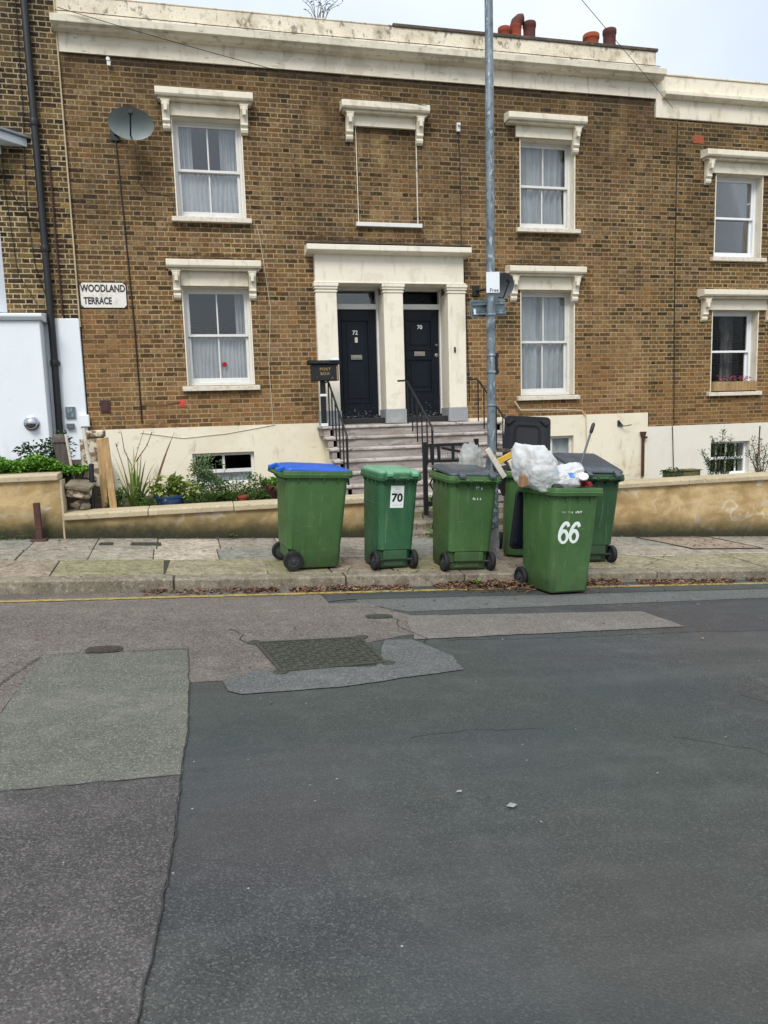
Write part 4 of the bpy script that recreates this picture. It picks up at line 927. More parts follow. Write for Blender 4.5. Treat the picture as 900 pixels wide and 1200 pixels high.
# soil pipe and thin pipe on the left house
t = thing('drainpipe', 'tall black drainpipe running down the left white and brick house', 'drainpipe', (-2.2, YF-.1, -.5))
b = MB(); b.tube([(-2.13, YF-.11, 9.4), (-2.13, YF-.11, 1.8), (-2.13, YF-.11, 1.2), (-2.15, YF-.11, -.75)], .052, 14); b.build('pipe', T['black_plastic'], t)
for z in (6.2, 4.4, 2.6, .9):
    b = MB(); b.lathe([(.062, 0), (.066, .02), (.066, .07), (.062, .09)], 14, Matrix.Translation((-2.13, YF-.11, z))); b.box(-2.2, -2.06, YF-.06, YF-.03, z+.02, z+.07); b.build('pipe_collar', T['black_plastic'], t)

def cable(name, label, pts, r=.008, mat='cable', sag=0, kind='cable', wob=.006, seed=0):
    out = []
    for i in range(len(pts)-1):
        p, q = Vector(pts[i]), Vector(pts[i+1]); n = max(2, int((q-p).length/.15)); n = min(n, 60)
        for k in range(n + (1 if i == len(pts)-2 else 0)):
            f = k/n; v = p.lerp(q, f); v.z -= sag*4*f*(1-f)
            v.x += wob*noise.noise(Vector((v.z*3, v.x*3, seed))); v.z += wob*.6*noise.noise(Vector((v.x*3, v.z*2, seed+3))); out.append(v)
    b = MB(); b.tube(out, r, 5); return tag(b.build(name, T[mat], smooth=False), label, kind)
yw = YF-.015
cable('thin_pipe', 'thin dark pipe on brick just right of the black drainpipe', [(-1.98, YF-.06, 4.15), (-1.97, YF-.06, 1.66)], .014, 'rust', kind='pipe')
cable('cable', 'black cable running straight down from the left satellite dish', [(-1.01, yw, 4.28), (-.97, yw, 3.0), (-.93, yw, 1.5), (-.92, yw, .0)], .012)
cable('cable', 'short black cable along the brickwork from the upright cable to a red tag', [(-.92, yw, .28), (-.55, yw, .27), (-.3, yw, .31)], .005)
cable('cable', 'thin cable looping below the left satellite dish to the upper window', [(-.72, YF-.05, 4.25), (-.72, yw, 3.7), (-.6, yw, 3.55), (-.2, yw, 3.5), (-.23, yw, 3.2)], .005)
cable('cable', 'old pale cable hanging down the brick right of the left windows', [(1.06, yw, 3.12), (1.10, yw, 2.9), (1.22, yw, 1.8), (1.15, yw, .9), (1.17, yw, -.09)], .005, 'cable_white')
cable('cable', 'thin dark cable dropping from white box to right of blind window', [(4.52, yw, 4.72), (4.55, yw, 4.3), (4.56, yw, 2.9), (4.62, yw, 1.9), (4.66, yw, .2)], .007)
cable('cable', 'long straight dark cable down the right house near the party line', [(8.75, yw, 5.1), (8.75, yw, 3), (8.78, yw, 1), (8.80, yw, -.36)], .009)
cable('cable', 'grey conduit along the top of the cream plinth, turning down beside bin lids', [(5.5, YF-.06, .18), (5.62, YF-.06, .02), (6.5, YF-.06, .0), (6.83, YF-.06, -.02), (6.92, YF-.06, -.12), (6.93, YF-.06, -.6)], .011, 'cable_white')
cable('cable', 'thin cable swagged across the cream plinth above the left basement window', [(-.95, YF-.045, -.16), (-.3, YF-.045, -.27), (.4, YF-.045, -.22), (1.2, YF-.045, -.1)], .005, 'cable_white')
cable('cable', 'thin black wires clipped to the left house beside the drainpipe', [(-2.25, YF-.05, 6.5), (-2.28, YF-.05, 4.7), (-2.35, YF-.05, 3.2), (-2.3, YF-.05, 2.4), (-2.17, YF-.05, 1.9)], .006)
cable('cable', 'looping thin black wire on the sooty brick left of the drainpipe', [(-2.62, YF-.05, 6.5), (-2.62, YF-.05, 3.4), (-2.55, YF-.05, 2.3), (-2.3, YF-.05, 1.8)], .005)
cable('cable', 'diagonal wire across the sooty brick of the left house', [(-2.75, YF-.3, 4.0), (-2.45, YF-.12, 3.3), (-2.18, YF-.08, 2.9)], .007)
cable('overhead_wire', 'overhead wire crossing the sky to the corner of the right house', [(8.62, YF-.05, 5.35), (4.65, 8.90, 5.12), (.55, 5.0, 4.98), (-6, -1.5, 4.9)], .0045, wob=0)
cable('overhead_wire', 'wire looping in front of the cornice toward the second window', [(-1.66, YF-.29, 5.98), (3.9, YF-.26, 5.0)], .005, sag=.06, wob=0)
cable('cable', 'thin wires pinned along the underside of the main cornice', [(-1.7, YF-.27, 5.95), (1.5, YF-.27, 5.93), (4.0, YF-.27, 5.94), (8.2, YF-.27, 5.93)], .006)
# facade fittings
def dish(cx, cz, w_, h_, label, mat, yaw_, armside=1, tilt=.35):
    t = thing('satellite_dish', label, 'satellite dish', (cx, YF-.02, cz))
    M0 = Matrix.Translation((cx, YF-.42, cz)) @ Matrix.Rotation(yaw_, 4, 'Z') @ Matrix.Rotation(PI/2 - tilt*-1 - .0, 4, 'X') @ Matrix.Diagonal((w_/2, h_/2, 1, 1))
    b = MB(); rings = [(r_/8, .08*(r_/8)**2) for r_ in range(9)]
    prof = [(max(r_, .001), -z) for r_, z in rings]
    vs = []; n = 32
    b.lathe([(max(r_, .002), .08*r_*r_) for r_ in [k/8 for k in range(9)]] + [(1.02, .085), (1.02, .07), (.9, .05), (.5, .0), (.002, -.015)], n, M0)
    d = b.build('reflector', T[mat], t)
    b = MB(); b.box(cx-.06, cx+.06, YF-.35, YF-.22, cz-.1, cz+.08); b.tube([(cx, YF-.28, cz-.02), (cx-.16, YF-.15, cz-.03), (cx-.27, YF-.01, cz-.03)], .022, 8); b.box(cx-.33, cx-.21, YF-.03, YF-.001, cz-.12, cz+.06); b.build('wall_bracket', T['black_plastic'], t, bevel=.004)
    ex, ey, ez = cx + .03*armside, YF-.78, cz+.02
    b = MB(); b.tube([(cx, YF-.40, cz-h_/2+.02), (cx+.0, YF-.60, cz-h_/2-.02), (ex, ey, ez-.02)], .012, 6); b.lathe([(.028, -.05), (.032, 0), (.03, .05), (.001, .06)], 12, Matrix.Translation((ex, ey, ez)) @ Matrix.Rotation(-PI/2, 4, 'X'))
    b.build('feed_arm', T['black_plastic'], t)
dish(-.75, 4.40, .64, .43, 'oval grey satellite dish high on the brickwork left of upper window', 'dish', .15)
dish(5.07, 2.14, .52, .44, 'dark grey satellite dish on the brick behind the lamp post signs', 'dish_dark', .35)
t = thing('street_name_plate', 'white street name plate reading WOODLAND TERRACE with black border', 'street sign', (-1.37, YF-.01, 1.98))
b = MB(); b.box(-1.705, -1.01, YF-.014, YF+.0, 1.785, 2.185); pl = b.build('border', T['letter'], t, bevel=.004)
def chamf(x0, x1, z0, z1, c): return [(x0+c, z0), (x1-c, z0), (x1, z0+c), (x1, z1-c), (x1-c, z1), (x0+c, z1), (x0, z1-c), (x0, z0+c)]
b = MB(); b.prism(chamf(-1.693, -1.022, 1.797, 2.173, .04), YF-.018, YF-.0145); b.build('plate', T['plate'], t)
text_mesh('WOODLAND', (.150), 'lettering', T['letter'], face_cam(-1.357, YF-.02, 2.083), t, .0045, .001, sx=.715, space=1.0)
text_mesh('TERRACE', .145, 'lettering', T['letter'], face_cam(-1.445, YF-.02, 1.895), t, .0045, .001, sx=.68, space=1.0)
b = MB(); b.tube([(-1.03, YF-.1, 5.42), (-1.03, YF+.02, 5.42)], .03, 8); b.box(-1.05, -1.0, YF-.09, YF-.04, 5.33, 5.41); tag(b.build('overflow_pipe', T['paint'], bevel=.002), 'small white overflow pipe under the frieze, upper left', 'pipe')
b = MB(); b.box(4.49, 4.55, YF-.06, YF, 4.72, 4.86); b.box(4.5, 4.54, YF-.1, YF-.06, 4.80, 4.84); tag(b.build('junction_box', T['paint'], bevel=.006), 'little white box on the brickwork right of the blind window', 'box')
b = MB(); b.box(-.33, -.22, YF-.012, YF, .235, .345); b.box(-.30, -.25, YF-.018, YF-.0121, .26, .32); tag(b.build('red_tag', T['red_tag'], bevel=.003), 'small red square tag fixed to the brick below the left window', 'tag')
b = MB(); b.box(-1.53, -1.38, YF-.015, YF, .17, .37); b.box(-1.50, -1.41, YF-.022, YF-.0151, .2, .34); tag(b.build('cover_plate', T['rust'], bevel=.003), 'dark red metal plate on brick beside the white wall', 'plate')
t = thing('extractor_vent', 'round chrome vent cowl on the white porch wall', 'vent', (-2.47, YF-.43, .04))
M0 = Matrix.Translation((-2.47, YF-.425, .04)) @ Matrix.Rotation(PI/2, 4, 'X')
b = MB(); b.lathe([(.10, 0), (.11, .01), (.11, .02), (.09, .03)], 28, M0); b.build('flange', T['chrome'], t)
b = MB(); b.lathe([(.09, .02), (.088, .05), (.07, .08), (.03, .098), (.001, .10)], 28, M0); b.build('cowl', T['chrome'], t)
b = MB(); b.prism([(-2.545 + .15*k/12, .012 - .05*math.sin(PI*k/12)) for k in range(13)], YF-.53, YF-.50); b.build('cowl_mouth', T['black_plastic'], t)
t = thing('meter_cupboard', 'small grey meter box with a broken flap on the white wall', 'meter box', (-1.97, YF-.05, .2))
b = MB(); b.box(-2.04, -1.90, YF-.08, YF-.045, .10, .28); b.build('box_body', T['sign_grey'], t, bevel=.004)
b = MB(); b.box(-2.02, -1.92, YF-.085, YF-.0801, .12, .26); b.build('flap', T['galv'], t)
b = MB(); b.box(-2.04, -1.93, YF-.11, YF-.045, -.06, .02); tag(b.build('vent_box', T['dish_dark'], bevel=.006), 'stubby dark vent below the grey meter box', 'vent')
b = MB(); b.box(-1.84, -1.70, YF-.10, YF-.046, -.04, .15); b.box(-1.83, -1.71, YF-.107, YF-.1001, -.03, .14); tag(b.build('junction_box', T['paint_new'], bevel=.008), 'white plastic box on the white wall above the broken pier', 'box')
t = thing('hose_bracket', 'black wall bracket with a pointed hook on the cream plinth', 'bracket', (7.66, YF-.04, -.3))
b = MB(); b.prism([(7.58, -.22), (7.60, -.22), (7.70, -.33), (7.58, -.33)], YF-.06, YF-.035); b.tube([(7.6, YF-.05, -.31), (7.7, YF-.12, -.33), (7.8, YF-.16, -.31)], .01, 6); b.build('bracket_arm', T['black_iron'], t)
b = MB(); b.tube([(8.10, YF-.08, -.55), (8.10, YF-.08, -1.3)], .03, 8); b.lathe([(.035, 0), (.06, .08), (.06, .10), (.03, .10)], 12, Matrix.Translation((8.10, YF-.08, -.55))); b.box(8.13, 8.18, YF-.1, YF-.06, -.58, -.54)
tag(b.build('gully_pipe', T['rust']), 'short rusty downpipe at the step between the two plinths', 'pipe')
cable('cable', 'thin dark conduit down the white plinth near the party line', [(8.75, YF-.045, -.37), (8.78, YF-.045, -.9), (8.8, YF-.045, -1.4)], .009)

# ------------------------------------------------------------------ garden walls and gardens
def garden_wall(name, label, x0, x1, ztop, joints=.9, y0=YW, th=.24, cend=(0, 0), seed=1):
    t = thing(name, label, 'wall', ((x0+x1)/2, y0+th/2, zp((x0+x1)/2, y0)))
    b = MB(); zb0, zb1 = zp(x0, y0)-.25, zp(x1, y0)-.25; N = max(2, int((x1-x0)/.08)); vs = []; rows = 14
    for i in range(N+1):
        x = x0 + (x1-x0)*i/N; zb = zb0 + (zb1-zb0)*i/N
        for j in range(rows+1):
            z = zb + (ztop-.085-zb)*j/rows
            vs.append((x, y0 + .012*noise.noise(Vector((x*2.2, z*2.8, seed))) + .006*noise.noise(Vector((x*9, z*9, seed))), z))
    b.smooth = True; b.add(vs, [(i*(rows+1)+j, (i+1)*(rows+1)+j, (i+1)*(rows+1)+j+1, i*(rows+1)+j+1) for i in range(N) for j in range(rows)]); b.smooth = False
    b.prism([(x0, zb0), (x1, zb1), (x1, ztop-.085), (x0, ztop-.085)], y0+.02, y0+th)
    b.build('wall_face', T['yellow_wall'], t, smang=80)
    c = MB(); x = x0 - cend[0]; r_ = random.Random(seed); xe = x1 + cend[1]
    while x < xe - .05:
        xn = min(xe, x + joints*r_.uniform(.9, 1.1))
        if xe - xn < .25: xn = xe
        dz = r_.uniform(-.004, .004); dy = r_.uniform(-.005, .005)
        c.prism([(y0-.045+dy, ztop-.083+dz), (y0+th+.04, ztop-.083+dz), (y0+th+.04, ztop+.0+dz), (y0-.04+dy, ztop-.010+dz), (y0-.048+dy, ztop-.03+dz)], x+.003, xn-.003, 'x'); x = xn
    c.build('coping', T['coping'], t, bevel=.008)
    return t
garden_wall('garden_wall', 'higher ochre rendered garden wall at the left edge, green plants on top', -9, -1.60, -.535, seed=3, joints=1.1)
garden_wall('garden_wall', 'low ochre garden wall with pale coping running behind blue lidded bin', -1.58, 2.22, -.995, seed=5)
garden_wall('garden_wall', 'ochre rendered garden wall stretching right from behind the bins', 4.05, 14, -.99, seed=8, joints=1.25)
b = MB(); b.box(-1.60, -1.575, YW+.003, YW+.24, -1.35, -.62); tag(b.build('wall_end_edge', T['coping']), 'pale rendered end edge of the higher left garden wall', 'wall end')
b = MB(); b.add([(-9, YW+.24, -.62), (-1.6, YW+.24, -.62), (-1.45, YF-.04, -.55), (-9, YF-.04, -.5)], [(0, 1, 2, 3)]); struct(b, 'left_garden_ground', T['soil'])
def gz(x, y): return -1.17
b = MB(); b.add([(-1.6, YW+.2, -1.17), (1.95, YW+.2, -1.2), (1.95, YF, -1.2), (-1.6, YF, -1.17)], [(0, 1, 2, 3)])
b.add([(-1.6, YW+.2, -1.17), (-1.6, YF, -1.17), (-1.6, YF, -.55), (-1.6, YW+.2, -.62)], [(0, 1, 2, 3)])
struct(b, 'middle_garden_ground', T['soil'])
b = MB(); b.add([(4.3, YW+.2, -1.35), (14, YW+.2, -1.5), (14, YF, -1.5), (4.3, YF, -1.35)], [(0, 1, 2, 3)]); struct(b, 'right_garden_ground', T['soil'])
# mossy path between pavement and steps: three shallow slabs
b = MB()
zz = zp(3.1, YW)
for (y0, y1, z) in ((YW+.15, YW+.50, -1.535), (YW+.45, YW+.95, -1.445), (YW+.9, 10.4, -1.345)):
    for k, (a, c) in enumerate(((2.2, 2.95), (2.96, 3.7), (3.71, 4.35))):
        b.box(a, c-.006, y0, y1, z-.12, z-.004*k)
o = b.build('garden_path', T['mossy'], bevel=.012); tag(o, kind='structure')
b = MB(); b.box(2.18, 4.4, YW+.1, YW+.6, -1.9, -1.655); b.box(2.18, 4.4, YW+.55, 10.4, -1.9, -1.47); struct(b, 'path_bed', T['soil'])

# vegetation --------------------------------------------------------
rl = random.Random(5)
def leaf(mb, p, size, asp=.5, droop=.35, d=None, flat=.0):
    if d is None:
        a = rl.uniform(0, 2*PI); d = Vector((math.cos(a), math.sin(a), rl.uniform(-.25, .8))).normalized()
    side = d.cross(Vector((0, 0, 1)))
    if side.length < .01: side = Vector((1, 0, 0))
    side.normalize(); side = (side + Vector((0, 0, rl.uniform(-.5, .5)))).normalized(); n = side.cross(d)
    L = size*rl.uniform(.65, 1.25); W = L*asp/2
    m = p + d*L*.5 + n*L*.06; e = p + d*L - Vector((0, 0, L*droop))
    mb.add([p, m + side*W, e, m - side*W], [(0, 1, 2), (0, 2, 3)])
def blob(mb, c, rad, n, size, asp=.5, seed=0, hollow=.35, thr=-.15):
    c = Vector(c); k = 0; tries = 0
    while k < n and tries < n*6:
        tries += 1
        v = Vector((rl.gauss(0, 1), rl.gauss(0, 1), rl.gauss(0, 1))).normalized() * (hollow + (1-hollow)*rl.random()**.6)
        p = c + Vector((v.x*rad[0], v.y*rad[1], v.z*rad[2]))
        if noise.noise(Vector((p.x*5, p.y*5, p.z*5 + seed))) < thr: continue
        d = (v + Vector((rl.uniform(-.7, .7), rl.uniform(-.7, .7), rl.uniform(-.2, .8)))).normalized()
        leaf(mb, p, size, asp, d=d); k += 1
def plant(name, label, cat, base, blobs, mat, size=.05, asp=.5, stems=5, stem='stem', h=.3, spread=.15, group=None, sr=.006):
    t = thing(name, label, cat, base, group)
    f = MB()
    for q in blobs: blob(f, q[0], [a*1.08 for a in q[1]], int(q[2]*1.7), (q[3] if len(q) > 3 else size)*1.05, asp, seed=base[0]*7)
    f.build('foliage', T[mat], t)
    s = MB(); B = Vector(base)
    for k in range(stems):
        c = Vector(blobs[k % len(blobs)][0]); e = c + Vector((rl.uniform(-spread, spread), rl.uniform(-spread, spread), rl.uniform(0, .05)))
        m = B.lerp(e, .5) + Vector((rl.uniform(-.04, .04), rl.uniform(-.04, .04), .02)); s.tube([B + Vector((rl.uniform(-.03, .03), 0, 0)), m, e], [sr*1.3, sr, sr*.5], 5)
    s.build('stem', T[stem], t); return t
# left bed: bright ground cover spilling over the coping
f = MB()
for k in range(16000):
    x = rl.uniform(-3.6, -1.42); y = rl.uniform(YW+.22, YW+1.0)
    if x > -1.6 and y < YW+.3: continue
    h = .12 + .16*(noise.noise(Vector((x*2.6, y*2.6, 1)))+.5) + .05*noise.noise(Vector((x*11, y*11, 1)))
    h *= (1 if x < -1.9 else max(.25, 1 - (x+1.9)*1.6))
    leaf(f, Vector((x, y, -.60 + max(.0, h*rl.random()**.3))), .045, .8)
tag(f.build('ground_cover', T['leaf_bright']), kind='stuff')
plant('bush', 'low dark bush against the white wall near the drainpipe foot', 'bush', (-1.95, 10.2, -.6), [((-2.0, 10.2, -.34), (.28, .2, .14), 260, .06), ((-1.72, 10.1, -.30), (.14, .15, .2), 130, .06)], 'leaf_dark', asp=.6)
# broken pier, poles, planks
t = thing('garden_pier', 'broken grey pier stump with flaking painted brick beside it', 'pier', (-1.5, 9.9, -.6))
def rock(mb, c, r_, seed, sub=2, M=None):
    n = 10; vs = []; fs = []
    for j in range(n//2+1):
        th = PI*j/(n//2)
        for k in range(n):
            v = Vector((math.sin(th)*math.cos(2*PI*k/n), math.sin(th)*math.sin(2*PI*k/n), math.cos(th)))
            s_ = 1 + .55*noise.noise(v*1.9 + Vector((seed, 0, 0)))
            m_ = max(abs(v.x), abs(v.y), abs(v.z)); v = v*(1-.55) + v/m_*.55
            vs.append(Vector(c) + Vector((v.x*r_[0], v.y*r_[1], v.z*r_[2]))*s_)
    for j in range(n//2):
        for k in range(n): fs.append((j*n+k, j*n+(k+1) % n, (j+1)*n+(k+1) % n, (j+1)*n+k))
    mb.add(vs, fs)
b = MB(); vs = []
b.loft([(-.75 + .55*k/8, -1.615+.01*math.sin(k*2.1)-.012*k, 9.9, .155 + .02*math.sin(k*3.7), .17, .02) for k in range(9)], 2); 
b.loft([(-.21, -1.70, 9.9, .19, .2, .03), (-.15, -1.71, 9.9, .16, .18, .04), (-.11, -1.72, 9.9, .09, .1, .03)], 2); b.build('stump', T['wood_grey'], t)
b = MB(); b.box(-1.50, -1.22, 10.0, 10.25, -.8, -.17); b.box(-1.45, -1.2, 9.98, 10.2, -.17, -.08); b.build('brick_pier', T['flaking'], t, bevel=.02)
b = MB(); b.tube([(-1.56, 9.75, -.7), (-1.585, 9.75, -.4), (-1.61, 9.75, -.11)], .016, 8); tag(b.build('cane', T['board_white']), 'slim white chipped cane standing against the grey pier stump', 'cane')
b = MB(); b.tube([(-1.30, 9.45, -.62), (-1.335, 9.45, -.35), (-1.36, 9.45, -.04)], .02, 8); tag(b.build('pole', T['board_white']), 'chipped white pole standing just above the black post', 'pole')
b = MB(); b.tube([(-1.315, 9.32, -1.2), (-1.305, 9.32, -.85), (-1.285, 9.32, -.50)], .027, 10); b.lathe([(.03, 0), (.03, .03), (.015, .04)], 10, Matrix.Translation((-1.285, 9.32, -.50))); tag(b.build('pole', T['black_plastic']), 'short black post between the rubble and the leaning wooden planks', 'pole')
for nm, lab, xs_, yy, zt, wd in (('plank', 'wider split wooden plank leaning behind the other, beside black post', (-1.18, -1.20), 9.50, -.19, .036), ('plank', 'pale narrow wooden plank leaning in front, ending on the coping', (-1.06, -1.12), 9.34, -.17, .040)):
    t = None; b = MB()
    M0 = Matrix(((1, 0, 0, 0), (0, 1, 0, 0), (0, 0, 1, 0), (0, 0, 0, 1)))
    b.add([(xs_[0]-wd, yy-.09, -1.16), (xs_[0]+wd, yy-.09, -1.16), (xs_[0]+wd, yy-.06, -1.16), (xs_[0]-wd, yy-.06, -1.16), (xs_[1]-wd, yy+.02, zt), (xs_[1]+wd, yy+.02, zt+.012), (xs_[1]+wd, yy+.05, zt+.012), (xs_[1]-wd, yy+.05, zt)], [(3,2,1,0),(4,5,6,7),(0,1,5,4),(1,2,6,5),(2,3,7,6),(3,0,4,7)])
    tag(b.build(nm, T['wood'], bevel=.003), lab, 'plank')
rr = random.Random(3)
for k, (x, y, z, sx, sy, sz, lab) in enumerate([
    (-1.47, 9.30, -.93, .07, .09, .05, 'brownish rubble stone in the gap behind the lower wall end'),
    (-1.38, 9.24, -.96, .06, .07, .04, 'grey rubble stone resting on the garden soil by the black post'),
    (-1.50, 9.20, -1.03, .06, .06, .05, 'small dark rubble stone at the foot of the pale wall end'),
    (-1.40, 9.34, -1.08, .10, .08, .07, 'large half buried rubble stone below the others')]):
    b = MB(); rock(b, (x, y, z), (sx, sy, sz), k*3.3); tag(b.build('rubble_stone', T['stone'], bevel=.006), lab, 'stone', 'rubble between the garden walls')
Mt = Matrix.Translation((-1.42, 9.24, -.70)) @ Matrix.Rotation(R(9), 4, 'Y') @ Matrix.Rotation(R(14), 4, 'X')
b = MB(); b.prism([(-.15, -.12), (.13, -.16), (.16, .10), (.05, .17), (-.12, .14)], -.025, .02, 'z', Mt); tag(b.build('rubble_slab', T['stone'], bevel=.012), 'flat broken stone slab tilting above the rubble beside the wall end', 'stone', 'rubble between the garden walls')
b = MB(); b.prism([(-.13, -.10), (.14, -.12), (.13, .10), (-.12, .12)], -.13, -.035, 'z', Mt); tag(b.build('rubble_block', T['flaking'], bevel=.02), 'thick mortared block under the tilted stone slab', 'stone', 'rubble between the garden walls')
# middle garden plants
def strap(name, label, base, n, L, mat, cat='plant', w_=.02, lean=(.0, .0), seed=1, group=None):
    t = thing(name, label, cat, base, group); r_ = random.Random(seed)
    b = MB()
    for k in range(n):
        a = r_.uniform(0, 2*PI); sp_ = r_.uniform(.1, .55); l = L*r_.uniform(.5, 1.1); pts = []
        dx, dy = math.cos(a)*sp_ + lean[0], math.sin(a)*sp_ + lean[1]; m = 8; vs = []
        px, py = -math.sin(a), math.cos(a)
        dr = r_.uniform(.0, .75)
        for i in range(m+1):
            f_ = i/m; x = base[0] + dx*l*f_; y = base[1] + dy*l*f_; z = base[2] + l*(f_ - dr*f_*f_*f_*.9)
            ww = w_*(1-f_**2.5)*.5 + .001; vs += [(x-px*ww, y-py*ww, z), (x+px*ww, y+py*ww, z)]
        b.add(vs, [(2*i, 2*i+1, 2*i+3, 2*i+2) for i in range(m)])
    b.build('blade', T[mat], t); return t
strap('strap_leaf_plant', 'tall pale green strap leaved plant against the cream plinth', (-.86, 9.75, -1.17), 46, .85, 'leaf_lime', w_=.03, seed=4)
tt = strap('cordyline', 'single long brown blade leaning right above the strap leaves', (-.72, 9.95, -1.1), 4, 1.15, 'leaf_brown', lean=(.45, 0), w_=.035, seed=9)
t = thing('seedhead_plant', 'bare branching stems with reddish seed heads behind the planks', 'plant', (-.95, 10.1, -1.17))
b = MB(); h = MB()
for pts in ([(-.95, 10.1, -1.17), (-.93, 10.1, -.7), (-.80, 10.1, -.3), (-.72, 10.1, -.1)], [(-.95, 10.1, -1.0), (-1.0, 10.1, -.6), (-1.08, 10.1, -.25)], [(-.9, 10.1, -.55), (-.98, 10.1, -.35), (-1.0, 10.1, -.12)], [(-.85, 10.1, -.5), (-.70, 10.1, -.3), (-.62, 10.1, -.12)], [(-.95, 10.1, -1.1), (-.85, 10.1, -.75), (-.82, 10.1, -.45)]):
    b.tube(pts, [.007, .006, .004, .003][:len(pts)], 5); blob(h, pts[-1], (.03, .03, .04), 12, .02); blob(h, pts[-2], (.02, .02, .03), 5, .02)
b.build('stem', T['stem_red'], t); h.build('seed_head', T['leaf_maroon'], t)
plant('bush', 'low tangled green bush below the strap leaved plant and planks', 'bush', (-.75, 9.45, -1.17), [((-.95, 9.5, -.98), (.22, .18, .20), 420, .05), ((-.60, 9.4, -1.05), (.22, .12, .12), 350, .045), ((-1.12, 9.6, -.85), (.10, .1, .22), 160, .05)], 'leaf', asp=.55)
t = thing('flower_pot', 'dark blue oval glazed pot standing behind the low coping', 'pot', (-.42, 9.42, -1.14))
b = MB(); b.lathe([(.12, 0), (.155, .06), (.175, .17), (.19, .18), (.19, .205), (.17, .205), (.16, .15), (.001, .15)], 28, Matrix.Translation((-.42, 9.42, -1.10)) @ Matrix.Diagonal((1, .8, 1, 1))); b.build('pot_body', T['blue_pot'], t)
plant('geranium', 'bushy round leaved geranium growing in the dark blue pot', 'plant', (-.42, 9.46, -.98), [((-.45, 9.46, -.78), (.19, .15, .12), 150, .075), ((-.22, 9.46, -.85), (.13, .12, .09), 80, .07), ((-.50, 9.46, -.72), (.10, .1, .08), 50, .07)], 'leaf_lime', asp=.95)
plant('shrub', 'taller grey green shrub overlapping the left edge of the basement window', 'shrub', (.10, 9.7, -1.17), [((.08, 9.7, -.85), (.2, .16, .2), 380, .045), ((.02, 9.7, -.58), (.16, .14, .14), 220, .045), ((-.06, 9.7, -.72), (.14, .12, .16), 160, .045), ((.18, 9.7, -.66), (.12, .12, .14), 120, .04)], 'leaf_grey', asp=.5, stems=9)
plant('bush', 'mid green herb bush in front of the basement window', 'bush', (.45, 9.7, -1.17), [((.40, 9.65, -.90), (.26, .2, .18), 650, .04), ((.62, 9.75, -.86), (.18, .18, .15), 350, .04)], 'leaf', asp=.5)
plant('bush', 'small low foliage behind the coping left of the terracotta pot', 'bush', (.12, 9.4, -1.17), [((.0, 9.4, -1.02), (.30, .1, .13), 620, .045), ((.28, 9.42, -1.00), (.16, .08, .10), 260, .05), ((.62, 9.40, -1.0), (.16, .08, .11), 260, .05)], 'leaf', asp=.6)
plant('bush', 'purplish brown dying bush right of the terracotta pot', 'bush', (.80, 9.5, -1.17), [((.74, 9.5, -.95), (.17, .12, .11), 420, .035)], 'leaf_maroon', asp=.5)
plant('bush', 'bright green bush at the right end behind the purplish one', 'bush', (1.05, 9.8, -1.17), [((1.0, 9.8, -.90), (.26, .18, .13), 420, .06), ((1.18, 9.6, -.98), (.12, .12, .1), 150, .06)], 'leaf_bright', asp=.7)
plant('bush', 'low dark green bush hidden beside the steps behind blue lidded bin', 'bush', (1.55, 10.2, -1.2), [((1.55, 10.3, -1.0), (.25, .3, .14), 260, .06)], 'leaf_dark', asp=.6)
t = thing('flower_pot', 'small terracotta pot among the foliage behind the coping', 'pot', (.43, 9.38, -1.12))
b = MB(); b.lathe([(.05, 0), (.075, .12), (.085, .12), (.088, .155), (.075, .155), (.07, .13), (.001, .13)], 24, Matrix.Translation((.45, 9.40, -1.07)) @ Matrix.Scale(.85, 4)); b.build('pot_body', T['terracotta'], t)
t = thing('flower_pot', 'black plastic pot at the right end of the front bed', 'pot', (1.22, 9.38, -1.15))
b = MB(); b.lathe([(.055, 0), (.075, .16), (.085, .16), (.085, .19), (.07, .19), (.065, .15), (.001, .15)], 20, Matrix.Translation((1.24, 9.38, -1.15))); b.build('pot_body', T['black_plastic'], t)
# right garden
def spray(name, label, base, tips, mat, seed=2, cane=None, dens=1.0):
    t = thing(name, label, 'shrub', base); s = MB(); f = MB(); B = Vector(base)
    for tp in tips:
        e = Vector(tp); m = B.lerp(e, .55) + Vector((0, 0, .06)); pts = [B, m, e]; s.tube(pts, [.008, .006, .003], 5)
        n = int(34*dens)
        for k in range(n):
            u = .25 + .75*k/n; p = (B.lerp(m, u/.55) if u < .55 else m.lerp(e, (u-.55)/.45))
            for q in range(5):
                d = ((e-B).normalized()*.7 + Vector((rl.uniform(-1, 1), rl.uniform(-1, 1), rl.uniform(-.3, .8)))).normalized(); leaf(f, p + d*rl.uniform(0, .07), .055, .22, d=d, droop=.1)
    s.build('stem', T['stem'], t); f.build('foliage', T[mat], t)
    if cane: b = MB(); b.tube([cane, (cane[0]+.03, cane[1], -.36)], .012, 6); b.build('support_cane', T['stem_red'], t)
    return t
spray('conifer_shrub', 'feathery green conifer shrub in front of right basement window', (8.25, 10.6, -1.4), [(7.95, 10.6, -.76), (8.15, 10.6, -.55), (8.35, 10.6, -.42), (8.5, 10.6, -.55), (8.62, 10.6, -.72), (8.0, 10.5, -.9), (8.45, 10.5, -.7), (8.3, 10.7, -.62), (8.7, 10.6, -.9), (8.55, 10.5, -.85)], 'leaf_dark')
spray('conifer_shrub', 'feathery conifer shrub tied to a cane at the right edge', (9.1, 10.6, -1.4), [(8.85, 10.6, -.8), (8.9, 10.6, -.58), (9.05, 10.6, -.62), (9.2, 10.6, -.7), (9.3, 10.6, -.85), (9.0, 10.6, -.9)], 'leaf_dark', cane=(8.98, 10.55, -1.3), dens=.7)
